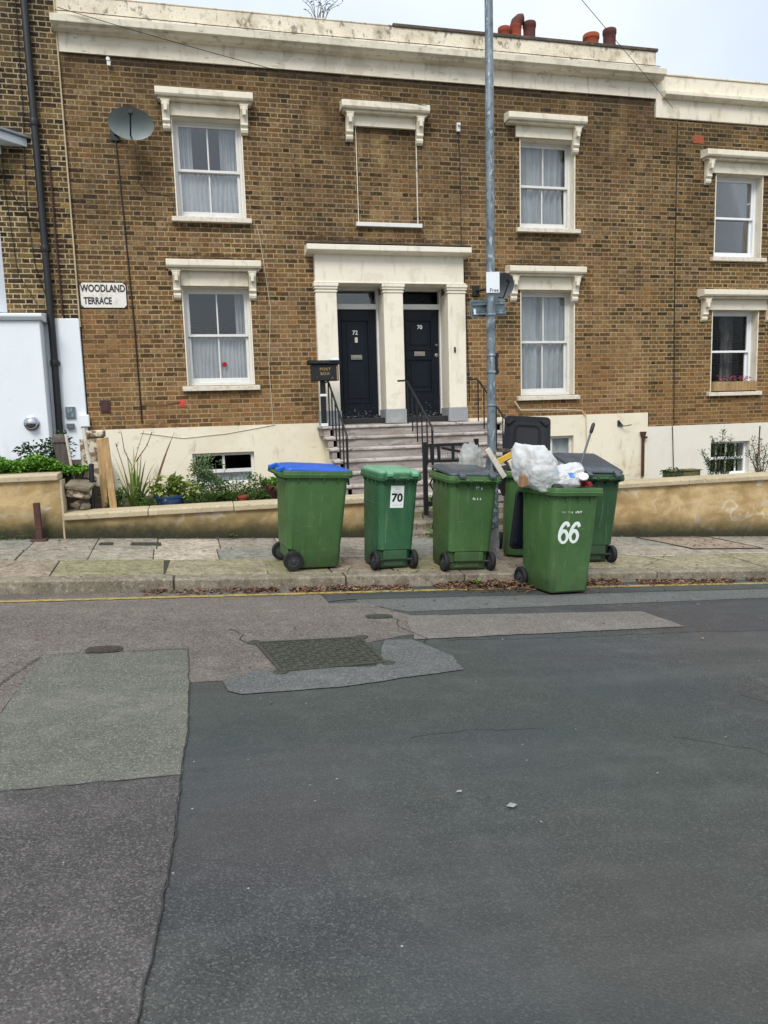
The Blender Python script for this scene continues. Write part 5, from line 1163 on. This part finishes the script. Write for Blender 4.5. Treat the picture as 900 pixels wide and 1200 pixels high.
plant('hedge_clump', 'low dark clump poking above the right wall by the party line', 'plant', (6.9, 9.8, -1.4), [((6.82, 9.75, -.97), (.16, .1, .05), 50, .05)], 'leaf_dark')
b = MB(); b.box(6.78, 7.30, 9.75, 9.95, -1.3, -.965); b.box(6.76, 7.32, 9.73, 9.97, -.965, -.95); tag(b.build('planter', T['trough'], bevel=.01), 'long yellowish trough behind the right garden wall', 'planter')
# flowers in the window box and weed on the parapet
f = MB(); g = MB()
for k in range(120): leaf(g, Vector((rl.uniform(9.66, 10.55), YF+rl.uniform(-.05, .07), .40 + rl.random()*.07)), .05, .6)
for k in range(70):
    x = rl.choice((9.85, 10.0, 10.15, 10.3, 10.42)) + rl.gauss(0, .05); leaf(f, Vector((x, YF+rl.uniform(-.08, .05), .47 + rl.random()*.09)), .045, 1.0)
t = thing('bedding_flowers', 'pink bedding flowers growing in the right window box', 'flowers', (10.1, YF, .42)); f.build('petals', T['flower'], t); g.build('leaves', T['leaf'], t)
t = thing('roof_weed', 'twiggy leafless weed growing on top of the parapet', 'weed', (2.3, YF+.1, 6.3)); b = MB(); g = MB()
for k in range(13):
    a = rl.uniform(-1.1, 1.1); L = rl.uniform(.25, .52); x0 = 2.25 + rl.uniform(-.1, .1)
    pts = [(x0, YF+.1, 6.29), (x0 + a*L*.3, YF+.1+rl.uniform(-.05, .05), 6.3+L*.55), (x0 + a*L*.85, YF+.1+rl.uniform(-.08, .08), 6.3+L*.85)]; b.tube(pts, [.006, .005, .0025], 5)
    for q in range(5): p = Vector(pts[1]).lerp(Vector(pts[2]), rl.random()); leaf(g, p, .07, .22, droop=.1)
b.build('stem', T['stem'], t); g.build('leaves', T['leaf_dark'], t)
# weeds
def weed(label, x, y, f_, n, r_, size=.04, mat='leaf', name='weed', zoff=0):
    g = MB(); z = f_(x, y) + zoff
    blob(g, (x, y, z + r_[2]*.6), r_, n, size, .6, thr=-.5)
    for k in range(len(g.v)): v = g.v[k]; g.v[k] = (v[0], v[1], max(v[2], z+.002))
    tag(g.build(name, T[mat]), label, 'weed')
weed('leafy green weed at the foot of the path by the numbered bin', 2.88, 9.04, zp, 110, (.13, .1, .11), .055, 'leaf_bright')
weed('green weed in the gutter in front of the grey lidded bin', 2.60, 6.88, zr, 70, (.09, .05, .05), .03, 'leaf_bright')
weed('flat mossy weed in the gutter left of the lamp post bins', 2.24, 6.9, zr, 60, (.12, .04, .02), .025, 'leaf_dark')
weed('green tuft growing at the base of the gate post', 3.05, 9.75, lambda x, y: -1.34, 120, (.10, .08, .14), .05, 'leaf_bright')
weed('small weed at the foot of the ochre wall left of bin', .27, 8.95, zp, 40, (.07, .03, .04), .03, 'leaf')
weed('moss tuft along the foot of the far left wall', -2.2, 8.96, zp, 120, (.35, .03, .025), .025, 'leaf')
weed('thin moss growing in the paving joint below the numbered bin', 2.05, 7.05, zp, 50, (.12, .05, .008), .02, 'leaf')

# dead leaves in the gutter and on the pavement
f = MB()
def dead(x, y, z, s_):
    a = rl.uniform(0, 2*PI); d = Vector((math.cos(a), math.sin(a), rl.uniform(-.1, .35))); sd_ = Vector((-math.sin(a), math.cos(a), rl.uniform(-.4, .4)))
    p = Vector((x, y, z)); f.add([p - d*s_*.5, p + sd_*s_*.32 + Vector((0, 0, rl.uniform(0, .3)*s_)), p + d*s_*.5, p - sd_*s_*.32 + Vector((0, 0, rl.uniform(0, .3)*s_))], [(0, 1, 2), (0, 2, 3)])
for k in range(6500):
    x = rl.choice((rl.uniform(-.6, 6), rl.gauss(2.9, .5), rl.uniform(.3, 4), rl.gauss(4.6, .7))); dd = abs(rl.gauss(0, .085))
    if noise.noise(Vector((x*2.2, 3, 1))) < -.25: continue
    y = YK - .012 - dd; pile = max(0, .05 - dd*.35)*(1 if 2.3 < x < 4.2 else .5)
    dead(x, y, zr(x, y) + .008 + rl.random()*pile, rl.uniform(.02, .055))
for k in range(700): x = rl.gauss(3.0, .28); y = YK - abs(rl.gauss(0, .16)) - .01; dead(x, y, zr(x, y) + .01 + rl.random()*.05, rl.uniform(.03, .06))
for k in range(150): x, y = rl.uniform(-2.5, 8), YW - abs(rl.gauss(0, .05)); dead(x, y, zp(x, y)+.01, rl.uniform(.02, .04))
for k in range(90): x, y = rl.uniform(-2, 6), rl.uniform(YK+.05, YW); dead(x, y, zp(x, y)+.008, rl.uniform(.015, .04))
for k in range(320): x, y = rl.uniform(2.6, 4.2), rl.uniform(YW-.1, YW+.16); dead(x, y, zp(x, YW)+.01+rl.random()*.03, rl.uniform(.03, .05))
for k in range(60): x, y = rl.uniform(6.05, 7), rl.uniform(8.15, 8.9); dead(x, y, zp(x, y)+.012, rl.uniform(.02, .045))
for k in range(130): x, y = rl.uniform(-2, 6), YK - .2 - abs(rl.gauss(0, .9)); dead(x, y, zr(x, y)+.012, rl.uniform(.015, .035))
tag(f.build('fallen_leaves', T['leaf_brown']), kind='stuff')
b = MB(); b.add([(x, y, zr(x, y)+.011) for x, y in ((1.08, 2.57), (1.105, 2.555), (1.13, 2.575), (1.11, 2.595))], [(0, 1, 2, 3)]); b.add([(x, y, zr(x, y)+.011) for x, y in ((.925, 2.72), (.945, 2.715), (.955, 2.73), (.935, 2.735))], [(0, 1, 2, 3)])
struct(b, 'road_speck', T['litter_grey'])

# ------------------------------------------------------------------ street furniture
t = thing('lamp_post', 'tall grey galvanised lamp post standing among the green bins', 'lamp post', (3.11, 7.72, -1.63))
px, py = 3.11, 7.72
b = MB(); b.tube([(px, py, -1.30), (px, py, -.62)], .070, 20); b.build('post_base', T['galv_base'], t)
b = MB(); b.tube([(px, py, -1.70), (px, py, -1.299)], .076, 20); b.build('post_foot', T['pole_foot'], t)
b = MB(); b.tube([(px, py, -.62), (px, py, -.57), (px, py, -.47), (px, py, -.44), (px, py, -.40)], [.070, .069, .052, .050, .047], 20); b.build('shoulder', T['galv'], t)
b = MB(); b.tube([(px, py, -.40), (px+.01, py, 1.5), (px+.02, py, 3.4), (px+.03, py, 7.2)], [.047, .046, .044, .040], 20); b.build('shaft', T['galv'], t)
b = MB(); b.tube([(px, py, 7.2), (px+.0, py-.1, 7.45), (px-.1, py-.7, 7.6), (px-.15, py-1.0, 7.6)], .03, 10); b.build('bracket_arm', T['galv'], t)
b = MB(); b.loft([(7.53, px-.2, py-1.3, .16, .5, .07), (7.6, px-.2, py-1.3, .24, .62, .1), (7.68, px-.2, py-1.3, .14, .45, .07)]); b.build('lantern', T['sign_grey'], t)
for z in (.42, .60, 1.03, .06):
    b = MB(); b.lathe([(.052, 0), (.055, .005), (.055, .022), (.052, .027)], 20, Matrix.Translation((px+.005, py, z))); b.build('clamp_band', T['galv'], t)
b = MB(); b.box(px+.045, px+.075, py-.03, py+.03, .41, .64); b.box(px+.075, px+.09, py-.02, py+.02, .42, .46); b.box(px+.075, px+.09, py-.02, py+.02, .59, .63); b.build('bracket_box', T['black_iron'], t, bevel=.004)
t2 = thing('road_sign', 'back of a grey street sign with two channel rails on lamp post', 'sign', (3.12, 7.78, 1.05))
def sgn(x, y): return Matrix.Translation((3.12, 7.80, 1.135)) @ Matrix.Rotation(R(8), 4, 'Z') @ Matrix.Rotation(R(-4), 4, 'Y')
M0 = sgn(0, 0)
b = MB(); b.box(-.22, .21, -.004, .004, -.10, .085, M0); b.build('sign_plate', T['sign_grey'], t2, bevel=.002)
for z in (.045, -.055):
    b = MB(); b.box(-.20, .21, -.018, -.0041, z-.016, z+.016, M0); b.box(-.20, .21, -.024, -.0181, z-.02, z-.01, M0); b.box(-.20, .21, -.024, -.0181, z+.01, z+.02, M0); b.build('channel_rail', T['galv'], t2)
b = MB(); b.box(-.195, -.17, -.026, -.0245, -.07, -.01, M0); b.build('sticker', T['sign_white'], t2)
t3 = thing('notice', 'small white notice card reading Free strapped to lamp post', 'notice', (3.12, 7.66, 1.15))
M0 = Matrix.Translation((3.12, 7.655, 1.375)) @ Matrix.Rotation(R(-8), 4, 'Z')
b = MB(); b.box(-.072, .072, -.003, .003, -.108, .108, M0); cd = b.build('card', T['sign_white'], t3, bevel=.001)
text_mesh('Free', .055, 'lettering', T['ink'], M0 @ Matrix.Translation((.012, -.0045, -.082)) @ Matrix.Rotation(PI/2, 4, 'X'), t3, 0, .0008)
b = MB(); b.box(-.05, .05, .004, .012, -.02, .02, M0); b.build('strap', T['galv'], t3)
# rusty cut post at the left wall
t = thing('cut_post', 'short rusty iron post stump against the left ochre wall', 'post', (-1.83, 8.90, -1.27))
b = MB(); b.box(-1.865, -1.80, 8.86, 8.925, -1.30, -.85); b.build('post_shaft', T['rust'], t, bevel=.008)
b = MB(); b.box(-1.92, -1.75, 8.82, 8.96, -1.31, -1.255); b.build('post_foot', T['rust'], t, bevel=.012)

# gate ---------------------------------------------------------------
t = thing('garden_gate', 'black iron garden gate standing open at the mossy path', 'gate', (2.78, 9.15, -1.3))
def gp(u, z, off=0): return Vector((2.76 + .80*u, 9.12 + .12*u + off, z))
def bar(mb, u0, z0, u1, z1, wd=.04, dp=.03):
    p, q = gp(u0, z0), gp(u1, z1); d = (q-p).normalized(); n = Vector((0, 1, 0)); s_ = d.cross(n).normalized()*wd/2; n = n*dp/2
    mb.add([p-s_-n, p+s_-n, p+s_+n, p-s_+n, q-s_-n, q+s_-n, q+s_+n, q-s_+n], [(3,2,1,0),(4,5,6,7),(0,1,5,4),(1,2,6,5),(2,3,7,6),(3,0,4,7)])
for q in ((0, -1.30, 0, -.355, .055, .05), (.93, -1.2, .93, -.34, .06, .04)): b = MB(); bar(b, *q); b.build('gate_stile', T['black_iron'], t, bevel=.003)
for q in ((0, -.40, .93, -.405, .04), (0, -.60, .93, -.62, .035), (.0, -1.15, .93, -1.17, .06)): b = MB(); bar(b, *q); b.build('gate_rail', T['black_iron'], t, bevel=.003)
for q in ((.25, -.62, .24, -.40, .035), (.50, -.62, .50, -.40, .035), (.30, -.44, .93, -.55, .03, .02), (.13, -.62, .13, -.42, .05)): b = MB(); bar(b, *q); b.build('gate_bar', T['black_iron'], t, bevel=.003)
b = MB()
for k in range(16): u = .28 + .64*k/15; bar(b, u, -1.15, u, -.43, .006, .006)
for k in range(6): z = -.45 - .03*k; bar(b, .28, z, .93, z, .004, .004)
b.build('gate_mesh', T['galv'], t)
b = MB(); pts = [gp(.13, -.62), gp(.14, -.8), gp(.08, -.9), gp(.15, -1.0), gp(.1, -1.12)]; b.tube(pts, .012, 6); b.build('gate_scroll', T['black_iron'], t)

# ------------------------------------------------------------------ wheeled bins
def scale_secs(secs, kw, kd): return [(z, cx*kw, cy*kd, w_*kw, d*kd, r_) for z, cx, cy, w_, d, r_ in secs]
def make_bin(label, x, y, z, rot, body='bin_green', lid='lid_grey', lid_open=0, kw=1.0, kd=1.0, kh=1.0, wheel='tyre', hub='hub', name='wheelie_bin', seam=False, lift=2, arch=False, tilt=(0, 0)):
    """local frame: front faces -Y, hinge and wheels at +Y; 240 litre size when k = 1"""
    t = thing(name, label, 'wheelie bin', (0, 0, 0), 'green wheelie bins put out on the pavement')
    b = MB(); H = .985*kh
    b.smooth = True
    b.loft(scale_secs([(.015, 0, -.015, .45, .48, .05), (.03, 0, -.015, .472, .505, .06), (.19*kh, 0, -.012, .487, .525, .06), (.21*kh, 0, .01, .49, .565, .06), (.5*kh, 0, .006, .512, .60, .062), (.905*kh, 0, .0, .54, .64, .065), (.915*kh, 0, .0, .542, .642, .065)], kw, kd), 5, (True, False))
    b.smooth = False
    rim = scale_secs([(.905*kh, 0, .0, .545, .65, .06), (.915*kh, 0, .0, .60, .72, .06), (.945*kh, 0, .0, .612, .735, .06), (.95*kh, 0, 0, .60, .72, .055), (H-.008, 0, 0, .60, .72, .055), (H, 0, 0, .592, .71, .05), (H, 0, 0, .53, .645, .045), (.7*kh, 0, 0, .50, .60, .05)], kw, kd)
    b.loft(rim, 5, (False, True))
    # ribs below the rim
    for sx in (-1, 1):
        for yy in (-.2, -.05, .1, .22):
            xr = .27*kw; b.prism([(sx*xr*.985, .84*kh), (sx*(xr+.002), .92*kh), (sx*(xr+.022), .925*kh), (sx*(xr+.022), .90*kh)], yy*kd-.006, yy*kd+.006)
    for xx in (-.15, 0, .15): b.prism([(-.315*kd, .84*kh), (-.317*kd, .92*kh), (-.345*kd, .925*kh), (-.345*kd, .90*kh)], xx*kw-.006, xx*kw+.006, 'x')
    for xx in (-.2, -.07, .07, .2): b.prism([(.315*kd, .868*kh), (.317*kd, .92*kh), (.36*kd, .925*kh), (.36*kd, .90*kh)], xx*kw-.006, xx*kw+.006, 'x')
    if seam: b.loft(scale_secs([(.66*kh, 0, 0, .524, .607, .063), (.663*kh, 0, 0, .530, .613, .063), (.674*kh, 0, 0, .531, .614, .063), (.677*kh, 0, 0, .525, .608, .063)], kw, kd), 5, (False, False))
    bo = b.build('bin_body', T[body], t, bevel=.0, smang=35)
    # rear panel step, axle recess and skirt
    b = MB(); b.box(-.165*kw, .165*kw, .225*kd, .285*kd, .10*kh, .205*kh); b.box(-.14*kw, .14*kw, .19*kd, .25*kd, .03, .1*kh); b.build('skirt', T[body], t, bevel=.012)
    if arch:
        b = MB(); pts = [(-.17*kw, .26*kd+.02, .23*kh), (-.175*kw, .285*kd+.0, .52*kh), (-.15*kw, .293*kd, .57*kh), (0, .295*kd, .585*kh), (.15*kw, .293*kd, .57*kh), (.175*kw, .285*kd, .52*kh), (.17*kw, .26*kd+.02, .23*kh)]
        b.tube(pts, .007, 6); b.build('arch_rib', T[body], t)
    # handle
    b = MB(); hy = .395*kd
    b.tube([(-.22*kw, hy, .945*kh), (.22*kw, hy, .945*kh)], .014, 10)
    for xx in (-.22, -.075, .075, .22): b.prism([(.34*kd, .90*kh), (.34*kd, .955*kh), (hy+.02, .965*kh), (hy+.02, .93*kh)], xx*kw-.011, xx*kw+.011, 'x')
    b.build('handle', T[body], t, bevel=.003)
    b = MB(); b.tube([(-.27*kw, .245*kd, .098), (.27*kw, .245*kd, .098)], .011, 8); b.build('axle', T['hub'], t)
    for sx in (-1, 1):
        M0 = Matrix.Translation((sx*.265*kw, .245*kd, .098)) @ Matrix.Rotation(PI/2*sx, 4, 'Y')
        b = MB(); b.lathe([(.066, -.024), (.092, -.024), (.098, -.016), (.0985, .016), (.092, .024), (.066, .024), (.066, -.024)], 28, M0, cap=False); wh = b.build('wheel', T[wheel], t)
        b = MB(); b.lathe([(.0655, -.018), (.0655, .010), (.055, .012), (.053, .004), (.02, .004), (.018, .024), (.006, .026), (.005, .02)], 24, M0)
        for k in range(8): b.box(.018, .056, -.004, .004, .004, .014, M0 @ Matrix.Rotation(k*PI/4, 4, 'Z'))
        b.build('hub', T[hub], wh)
    # lid
    hz = .985*kh
    HL = Vector((0, .385*kd, hz-.01)); ML = Matrix.Translation(HL) @ Matrix.Rotation(-lid_open, 4, 'X')
    def LS(l): return [(z, cx*kw, (cy-.385)*kd, w_*kw, d*kd, r_) for z, cx, cy, w_, d, r_ in l]
    b = MB(); b.smooth = True
    b.loft(LS([(.010, 0, .0, .575, .69, .06), (.020, 0, .0, .580, .695, .065), (.033, 0, .0, .568, .68, .07), (.047, 0, .005, .50, .60, .09), (.056, 0, .01, .40, .48, .1), (.059, 0, .015, .2, .3, .08)]), 6, (False, True), ML)
    # under side, a little higher so the lid is a real shell
    b.loft(LS([(.010, 0, .0, .575, .69, .06), (.012, 0, .0, .55, .66, .05), (.032, 0, .0, .49, .59, .08), (.042, 0, .005, .36, .44, .09)])[::1], 6, (False, True), ML)
    b.smooth = False
    for sx in (-1, 1):
        b.prism([((.33-.385)*kd, .03), ((.33-.385)*kd, .05), (.035, .018), (.035, -.012), (.0, -.015)], sx*.17*kw-.03, sx*.17*kw+.03, 'x', ML)
        b.box(sx*.20*kw-.04, sx*.20*kw+.04, (-.28-.385)*kd, (-.22-.385)*kd, .035, .052, ML)
    lo = b.build('lid', T[lid], t, bevel=.004, smang=30)
    # pressed pattern on the inner face: central tray and corner blocks
    b = MB()
    b.loft([(.040, 0, (-.03-.385)*kd, .30*kw, .36*kd, .06), (.022, 0, (-.03-.385)*kd, .32*kw, .38*kd, .06), (.016, 0, (-.03-.385)*kd, .34*kw, .40*kd, .07), (.012, 0, (-.03-.385)*kd, .33*kw, .39*kd, .07), (.03, 0, (-.03-.385)*kd, .27*kw, .33*kd, .05)], 5, (False, True), ML)
    for sx in (-1, 1):
        for yy in (-.27,):
            Mc = ML @ Matrix.Translation((sx*.215*kw, (yy-.385)*kd, .02)) @ Matrix.Rotation(sx*R(45), 4, 'Z'); b.box(-.055, .055, -.03, .03, -.008, .02, Mc); b.box(-.045, .045, -.02, .02, -.014, -.008, Mc)
    b.build('lid_pattern', T[lid], lo, bevel=.004)
    t.location = (x, y, z); t.rotation_euler = (tilt[0], tilt[1], rot)
    return t, H
def slope_rot(): return math.atan(-SL)
def plc(f, x, y): return f(x, y) + .002
# rot turns the front (-Y) around z
def ground_tilt(t, rot, fy=.03):
    """lean a bin with the falling pavement"""
    n = Vector((-SL, -fy, 1)).normalized(); q = Vector((0, 0, 1)).rotation_difference(n)
    t.rotation_mode = 'QUATERNION'; t.rotation_quaternion = q @ Matrix.Rotation(rot, 3, 'Z').to_quaternion()
def decal(par, build, M):
    return None
BINS = {}

T['lid_navy'] = T['lid_navy']
# 1: blue lid, side-on, front to the right
def put(k, label, x, y, f, rot, dz=.004, fy=.03, **kw_):
    t, H = make_bin(label, 0, 0, 0, 0, **kw_); t.location = (x, y, f(x, y) + dz); ground_tilt(t, R(rot), fy); BINS[k] = t; return t, H
def on_face(t, side, x, z, kd=1.0, kh=1.0, out=.002):
    """matrix on the front ('f') or rear ('r') panel of a bin at local x, height z; returned in the bin's own frame"""
    sl_ = (.321 - (.2915 if side == 'f' else .3035))/.405; yy = (.2915 if side == 'f' else .3035)*kd + (z/kh-.5)*sl_*kd + out
    a = math.atan(sl_*kd)
    if side == 'f': return Matrix.Translation((x, -yy, z)) @ Matrix.Rotation(PI/2 + a, 4, 'X')
    return Matrix.Translation((x, yy, z)) @ Matrix.Rotation(PI, 4, 'Z') @ Matrix.Rotation(PI/2 + a, 4, 'X')
def attach(o, t):
    o.parent = t; o.matrix_parent_inverse = Matrix.Identity(4); return o
def boxes(name, mat, rects, M, t, d=.0015):
    b = MB()
    for x0, x1, z0, z1 in rects: b.box(x0, x1, z0, z1, 0, d, M)
    return attach(b.build(name, T[mat]), t)
def glyphs(M, t, w_, h_, n, mat, seed, name='printed_mark'):
    """a worn, no longer legible line of small print"""
    r_ = random.Random(seed); rc = []; cw = w_/n
    for k in range(n):
        x0 = -w_/2 + cw*k
        if r_.random() < .12: continue
        rc.append((x0, x0+cw*.25, -h_/2, h_/2)); m_ = r_.random()
        rc.append((x0+cw*.26, x0+cw*.75, h_/2-h_*.25, h_/2) if m_ < .6 else (x0+cw*.26, x0+cw*.75, -h_/2, -h_/2+h_*.25))
        if m_ > .3: rc.append((x0+cw*.26, x0+cw*.7, -h_*.12, h_*.12))
    return boxes(name, mat, rc, M, t, .001)
put(1, 'green wheelie bin with a bright blue lid, seen from its side', 1.00, 7.50, zp, 97, lid='lid_blue', kh=1.01, kd=.97, lid_open=R(-1.5))
t, H = put(2, 'narrow green wheelie bin with green lid paled by painted sky sheen and white label 70', 1.80, 7.42, zp, 188, body='bin_green_deep', lid='lid_green_sheen', kw=.79, kd=.80, kh=1.0, seam=True)
M0 = on_face(t, 'r', .02, .752, .80, 1.0, .0)
lb = boxes('number_label', 'white_mark', [(-.072, .072, -.112, .112)], M0, t, .002)
attach(text_mesh('70', .115, 'lettering', T['ink'], M0 @ Matrix.Translation((0, -.012, .0032)), None, .004, .0006, sx=1.05), t)
M1 = M0 @ Matrix.Translation((0, .078, .0025)); boxes('small_print', 'ink_grey', [(-.03, .03, -.004, .006), (-.05, .05, -.022, -.017), (-.045, .04, -.034, -.030)], M1, t, .0006)
M1 = M0 @ Matrix.Translation((0, -.082, .0025)); boxes('small_print', 'ink_grey', [(-.05, .02, -.003, .002), (.03, .05, -.006, .006)], M1, t, .0006)
t, H = put(3, 'green wheelie bin with a warped grey lid beside the lamp post', 2.57, 7.33, zp, 182, lid='lid_grey', kw=.96, kd=.92, kh=1.0, lid_open=R(3))
glyphs(on_face(t, 'r', -.055, .865, .92), t, .075, .028, 4, 'white_mark', 4); glyphs(on_face(t, 'r', -.045, .755, .92), t, .11, .022, 7, 'white_mark', 9)
put(4, 'green wheelie bin behind, its dark lid standing wide open', 3.58, 7.95, zp, -21, lid='lid_dark', lid_open=R(122), kw=.98)
put(5, 'dark green wheelie bin with grey lid behind the bin marked 66', 4.13, 7.64, zp, 181, body='bin_green_dark', lid='lid_grey', arch=True, lid_open=R(13), kh=1.02)
t, H = put(6, 'overflowing green wheelie bin painted with a large white 66', 3.335, 6.65, zr, 9, .012, -.02, lid='lid_navy', lid_open=R(262), kh=1.045, kw=.95, kd=.93)
def cat(P, n=6):
    out = []; P = [Vector(p) for p in P]; P = [P[0]*2-P[1]] + P + [P[-1]*2-P[-2]]
    for i in range(1, len(P)-2):
        for k in range(n):
            u = k/n; a, b_, c, d = P[i-1:i+3]; out.append(.5*((2*b_) + (c-a)*u + (2*a-5*b_+4*c-d)*u*u + (3*b_-a-3*c+d)*u**3))
    return out + [P[-2]]
SIX = [(.25, .30), (.17, .44), (.02, .45), (-.12, .33), (-.23, .12), (-.27, -.12), (-.21, -.33), (-.06, -.45), (.10, -.42), (.20, -.28), (.20, -.10), (.10, .05), (-.04, .09), (-.17, .02), (-.24, -.1)]
for dx, sc, rot_ in ((-.062, .205, 0), (.060, .198, -.05)):
    b = MB(); pts = cat([(x*sc*.92, z*sc, 0) for x, z in SIX]); b.tube(pts, .0175, 8)
    b.v = [(v[0], v[1], v[2]*.06) for v in b.v]
    M0 = on_face(t, 'f', -.065+dx, .60, .93, 1.045) @ Matrix.Rotation(rot_, 4, 'Z'); b.v = [tuple(M0 @ Vector(v)) for v in b.v]
    attach(b.build('painted_number', T['white_mark'], smooth=True), t)
glyphs(on_face(t, 'f', .0, .80, .93, 1.045), t, .12, .02, 8, 'white_mark', 2); glyphs(on_face(t, 'f', -.12, .80, .93, 1.045), t, .10, .016, 6, 'faded_mark', 3)

# ---- rubbish
import bmesh
def bag(name, label, cat_, c, r_, mat, seed, sub=5, amp=.22, blue=False, knot=None, parts=None, squash=.0):
    bm = bmesh.new(); bmesh.ops.create_icosphere(bm, subdivisions=sub, radius=1); rb_ = random.Random(int(seed*10))
    pln = [(Vector((rb_.gauss(0, 1), rb_.gauss(0, 1), rb_.gauss(0, 1))).normalized(), rb_.uniform(.74, 1.02)) for _ in range(26)]
    for v in bm.verts:
        p = v.co.copy(); s_ = Vector((seed, seed*2, seed*3))
        q = p + .25*Vector((noise.noise(p*2+s_), noise.noise(p*2+s_*2), noise.noise(p*2+s_*3)))
        q2 = (p + .16*Vector((noise.noise(p*5+s_), noise.noise(p*5+s_*2), noise.noise(p*5+s_*3)))).normalized()
        d = min([h/max(.05, n_.dot(q2)) for n_, h in pln if n_.dot(q2) > .1]) - .95
        def rg(f, w, k): return 1 - min(1, abs(noise.noise(Vector((q.x*f, q.y*f, q.z*f*.75)) + s_*k))*w)
        d += amp*.6*noise.noise(q*1.1+s_) + .05*rg(2.2, 9, 2) - .045*rg(2.9, 9, 3) + .014*rg(6, 9, 4) - .012*rg(9, 9, 5)
        p = p*(1+d); v.co = Vector((p.x*r_[0]+c[0], p.y*r_[1]+c[1], max(p.z, -.9)*r_[2]+c[2]))
    me = bpy.data.meshes.new(name); bm.to_mesh(me); bm.free(); me.materials.append(T[mat])
    for p in me.polygons: p.use_smooth = True
    o = bpy.data.objects.new(name, me); COL.objects.link(o); return tag(o, label, cat_)
bg1 = bag('rubbish_bag', 'big crumpled white plastic rubbish bag heaped on the bin marked 66', 'rubbish bag', (3.21, 6.79, -.565), (.245, .22, .215), 'bag_white', 3.3)
b = MB(); b.prism([(3.0, -.62), (3.12, -.56), (3.10, -.72), (2.99, -.74)], 6.66, 6.75); tag(b.build('card_scrap', T['card'], bevel=.01), 'brown cardboard scrap showing low under the big white bag', 'cardboard')
bag('rubbish_bag', 'smaller clear bag spilling over the front left rim of bin 66', 'rubbish bag', (3.17, 6.56, -.68), (.17, .14, .10), 'bag_clear', 7.7, 5)
bg2 = bag('rubbish_bag', 'white carrier bag with blue print lying right of the big bag', 'rubbish bag', (3.40, 6.62, -.665), (.21, .18, .115), 'bag_white', 15.4, 5)
for (x, z, w_, h_, a) in ((3.30, -.585, .045, .035, .3), (3.43, -.625, .055, .045, -.3)):
    y = 6.455; hit = None
    b = MB(); n = 6; M0 = Matrix.Rotation(a, 4, 'Y')
    dg = bpy.context.evaluated_depsgraph_get(); dg.update(); ok, loc, nor, idx = bg2.ray_cast(Vector((x, 6.0, z)), Vector((0, 1, 0)))
    yy = loc.y if ok else y; vs = []
    for i in range(n+1):
        for j in range(n+1):
            vx, vz = x + w_*(i/n-.5) + .3*h_*(j/n-.5)*a, z + h_*(j/n-.5) + a*w_*(i/n-.5)*.5
            ok, loc, nor, idx = bg2.ray_cast(Vector((vx, 6.0, vz)), Vector((0, 1, 0))); vs.append((vx, (loc.y if ok else yy) - .003, vz))
    b.add(vs, [(i*(n+1)+j, (i+1)*(n+1)+j, (i+1)*(n+1)+j+1, i*(n+1)+j+1) for i in range(n) for j in range(n)]); b.build('blue_print', T['blue_print'], bg2, smooth=True)
b = MB(); rock(b, (3.25, 6.42, -.725), (.055, .04, .03), 4); tag(b.build('food_tray', T['black_plastic'], smooth=True), 'small black plastic tray at the front rim of bin 66', 'tray')
t = thing('paper_cup', 'tipped white lidded dark red paper cup on the overflowing bin', 'cup', (3.53, 6.47, -.70))
M0 = Matrix.Translation((3.545, 6.47, -.72)) @ Matrix.Rotation(R(-22), 4, 'Y') @ Matrix.Rotation(R(38), 4, 'X')
b = MB(); b.lathe([(.03, 0), (.043, .11)], 20, M0); b.build('cup_body', T['cup_red'], t)
b = MB(); b.lathe([(.046, .108), (.047, .116), (.043, .124), (.038, .122), (.001, .122)], 20, M0); b.build('cup_lid', T['white_mark'], t)
b = MB(); b.prism([(3.585, -.745), (3.635, -.735), (3.61, -.69), (3.57, -.70)], 6.44, 6.455); tag(b.build('packet', T['cup_red'], bevel=.004), 'small red packet at the right rim of bin 66', 'packet')
t = thing('broom_handle', 'grey broom handle with black grip sticking up out of the bin', 'handle', (3.62, 6.86, -.9))
P0, P1 = Vector((3.55, 6.82, -1.0)), Vector((3.91, 6.92, -.14))
b = MB(); b.tube([P0, P0.lerp(P1, .9)], .011, 10); b.build('shaft', T['grey_handle'], t)
b = MB(); b.tube([P0.lerp(P1, .88), P0.lerp(P1, .90), P0.lerp(P1, .98), P1], [.014, .019, .019, .010], 12); b.build('grip', T['black_plastic'], t)
# junk in the open bin behind
b = MB(); b.box(-.03, .03, -.012, .012, -.02, .36, Matrix.Translation((3.20, 7.60, -.70)) @ Matrix.Rotation(R(-32), 4, 'Y')); tag(b.build('board', T['board_white'], bevel=.004), 'short whitish board leaning out of the bin beside the lamp post', 'board')
b = MB(); b.box(-.04, .32, -.02, .02, -.03, .03, Matrix.Translation((3.18, 7.70, -.545)) @ Matrix.Rotation(R(-24), 4, 'Y')); tag(b.build('board', T['board_yellow'], bevel=.004), 'yellow strip of board lying across the open bin', 'board')
b = MB(); b.box(-.14, .18, -.05, .05, -.02, .02, Matrix.Translation((3.38, 7.85, -.44)) @ Matrix.Rotation(R(6), 4, 'Y')); tag(b.build('plank', T['wood_grey'], bevel=.004), 'weathered dark board on top of the junk in the open bin', 'plank')
bag('rubbish_bag', 'black rubbish bag filling the open bin behind the lamp post', 'rubbish bag', (3.48, 7.92, -.78), (.25, .28, .22), 'black_plastic', 5.5, 4)
b = MB(); b.prism([(3.28, -.55), (3.36, -.50), (3.38, -.58), (3.32, -.64)], 7.66, 7.70); tag(b.build('card_scrap', T['board_white'], bevel=.004), 'crumpled white carton scrap beside the yellow board', 'cardboard')
bag('plastic_sheet', 'bunched clear plastic sheet between the grey lid and lamp post', 'plastic sheet', (2.87, 7.76, -.60), (.15, .12, .22), 'bag_clear', 21.0, 5, .3)
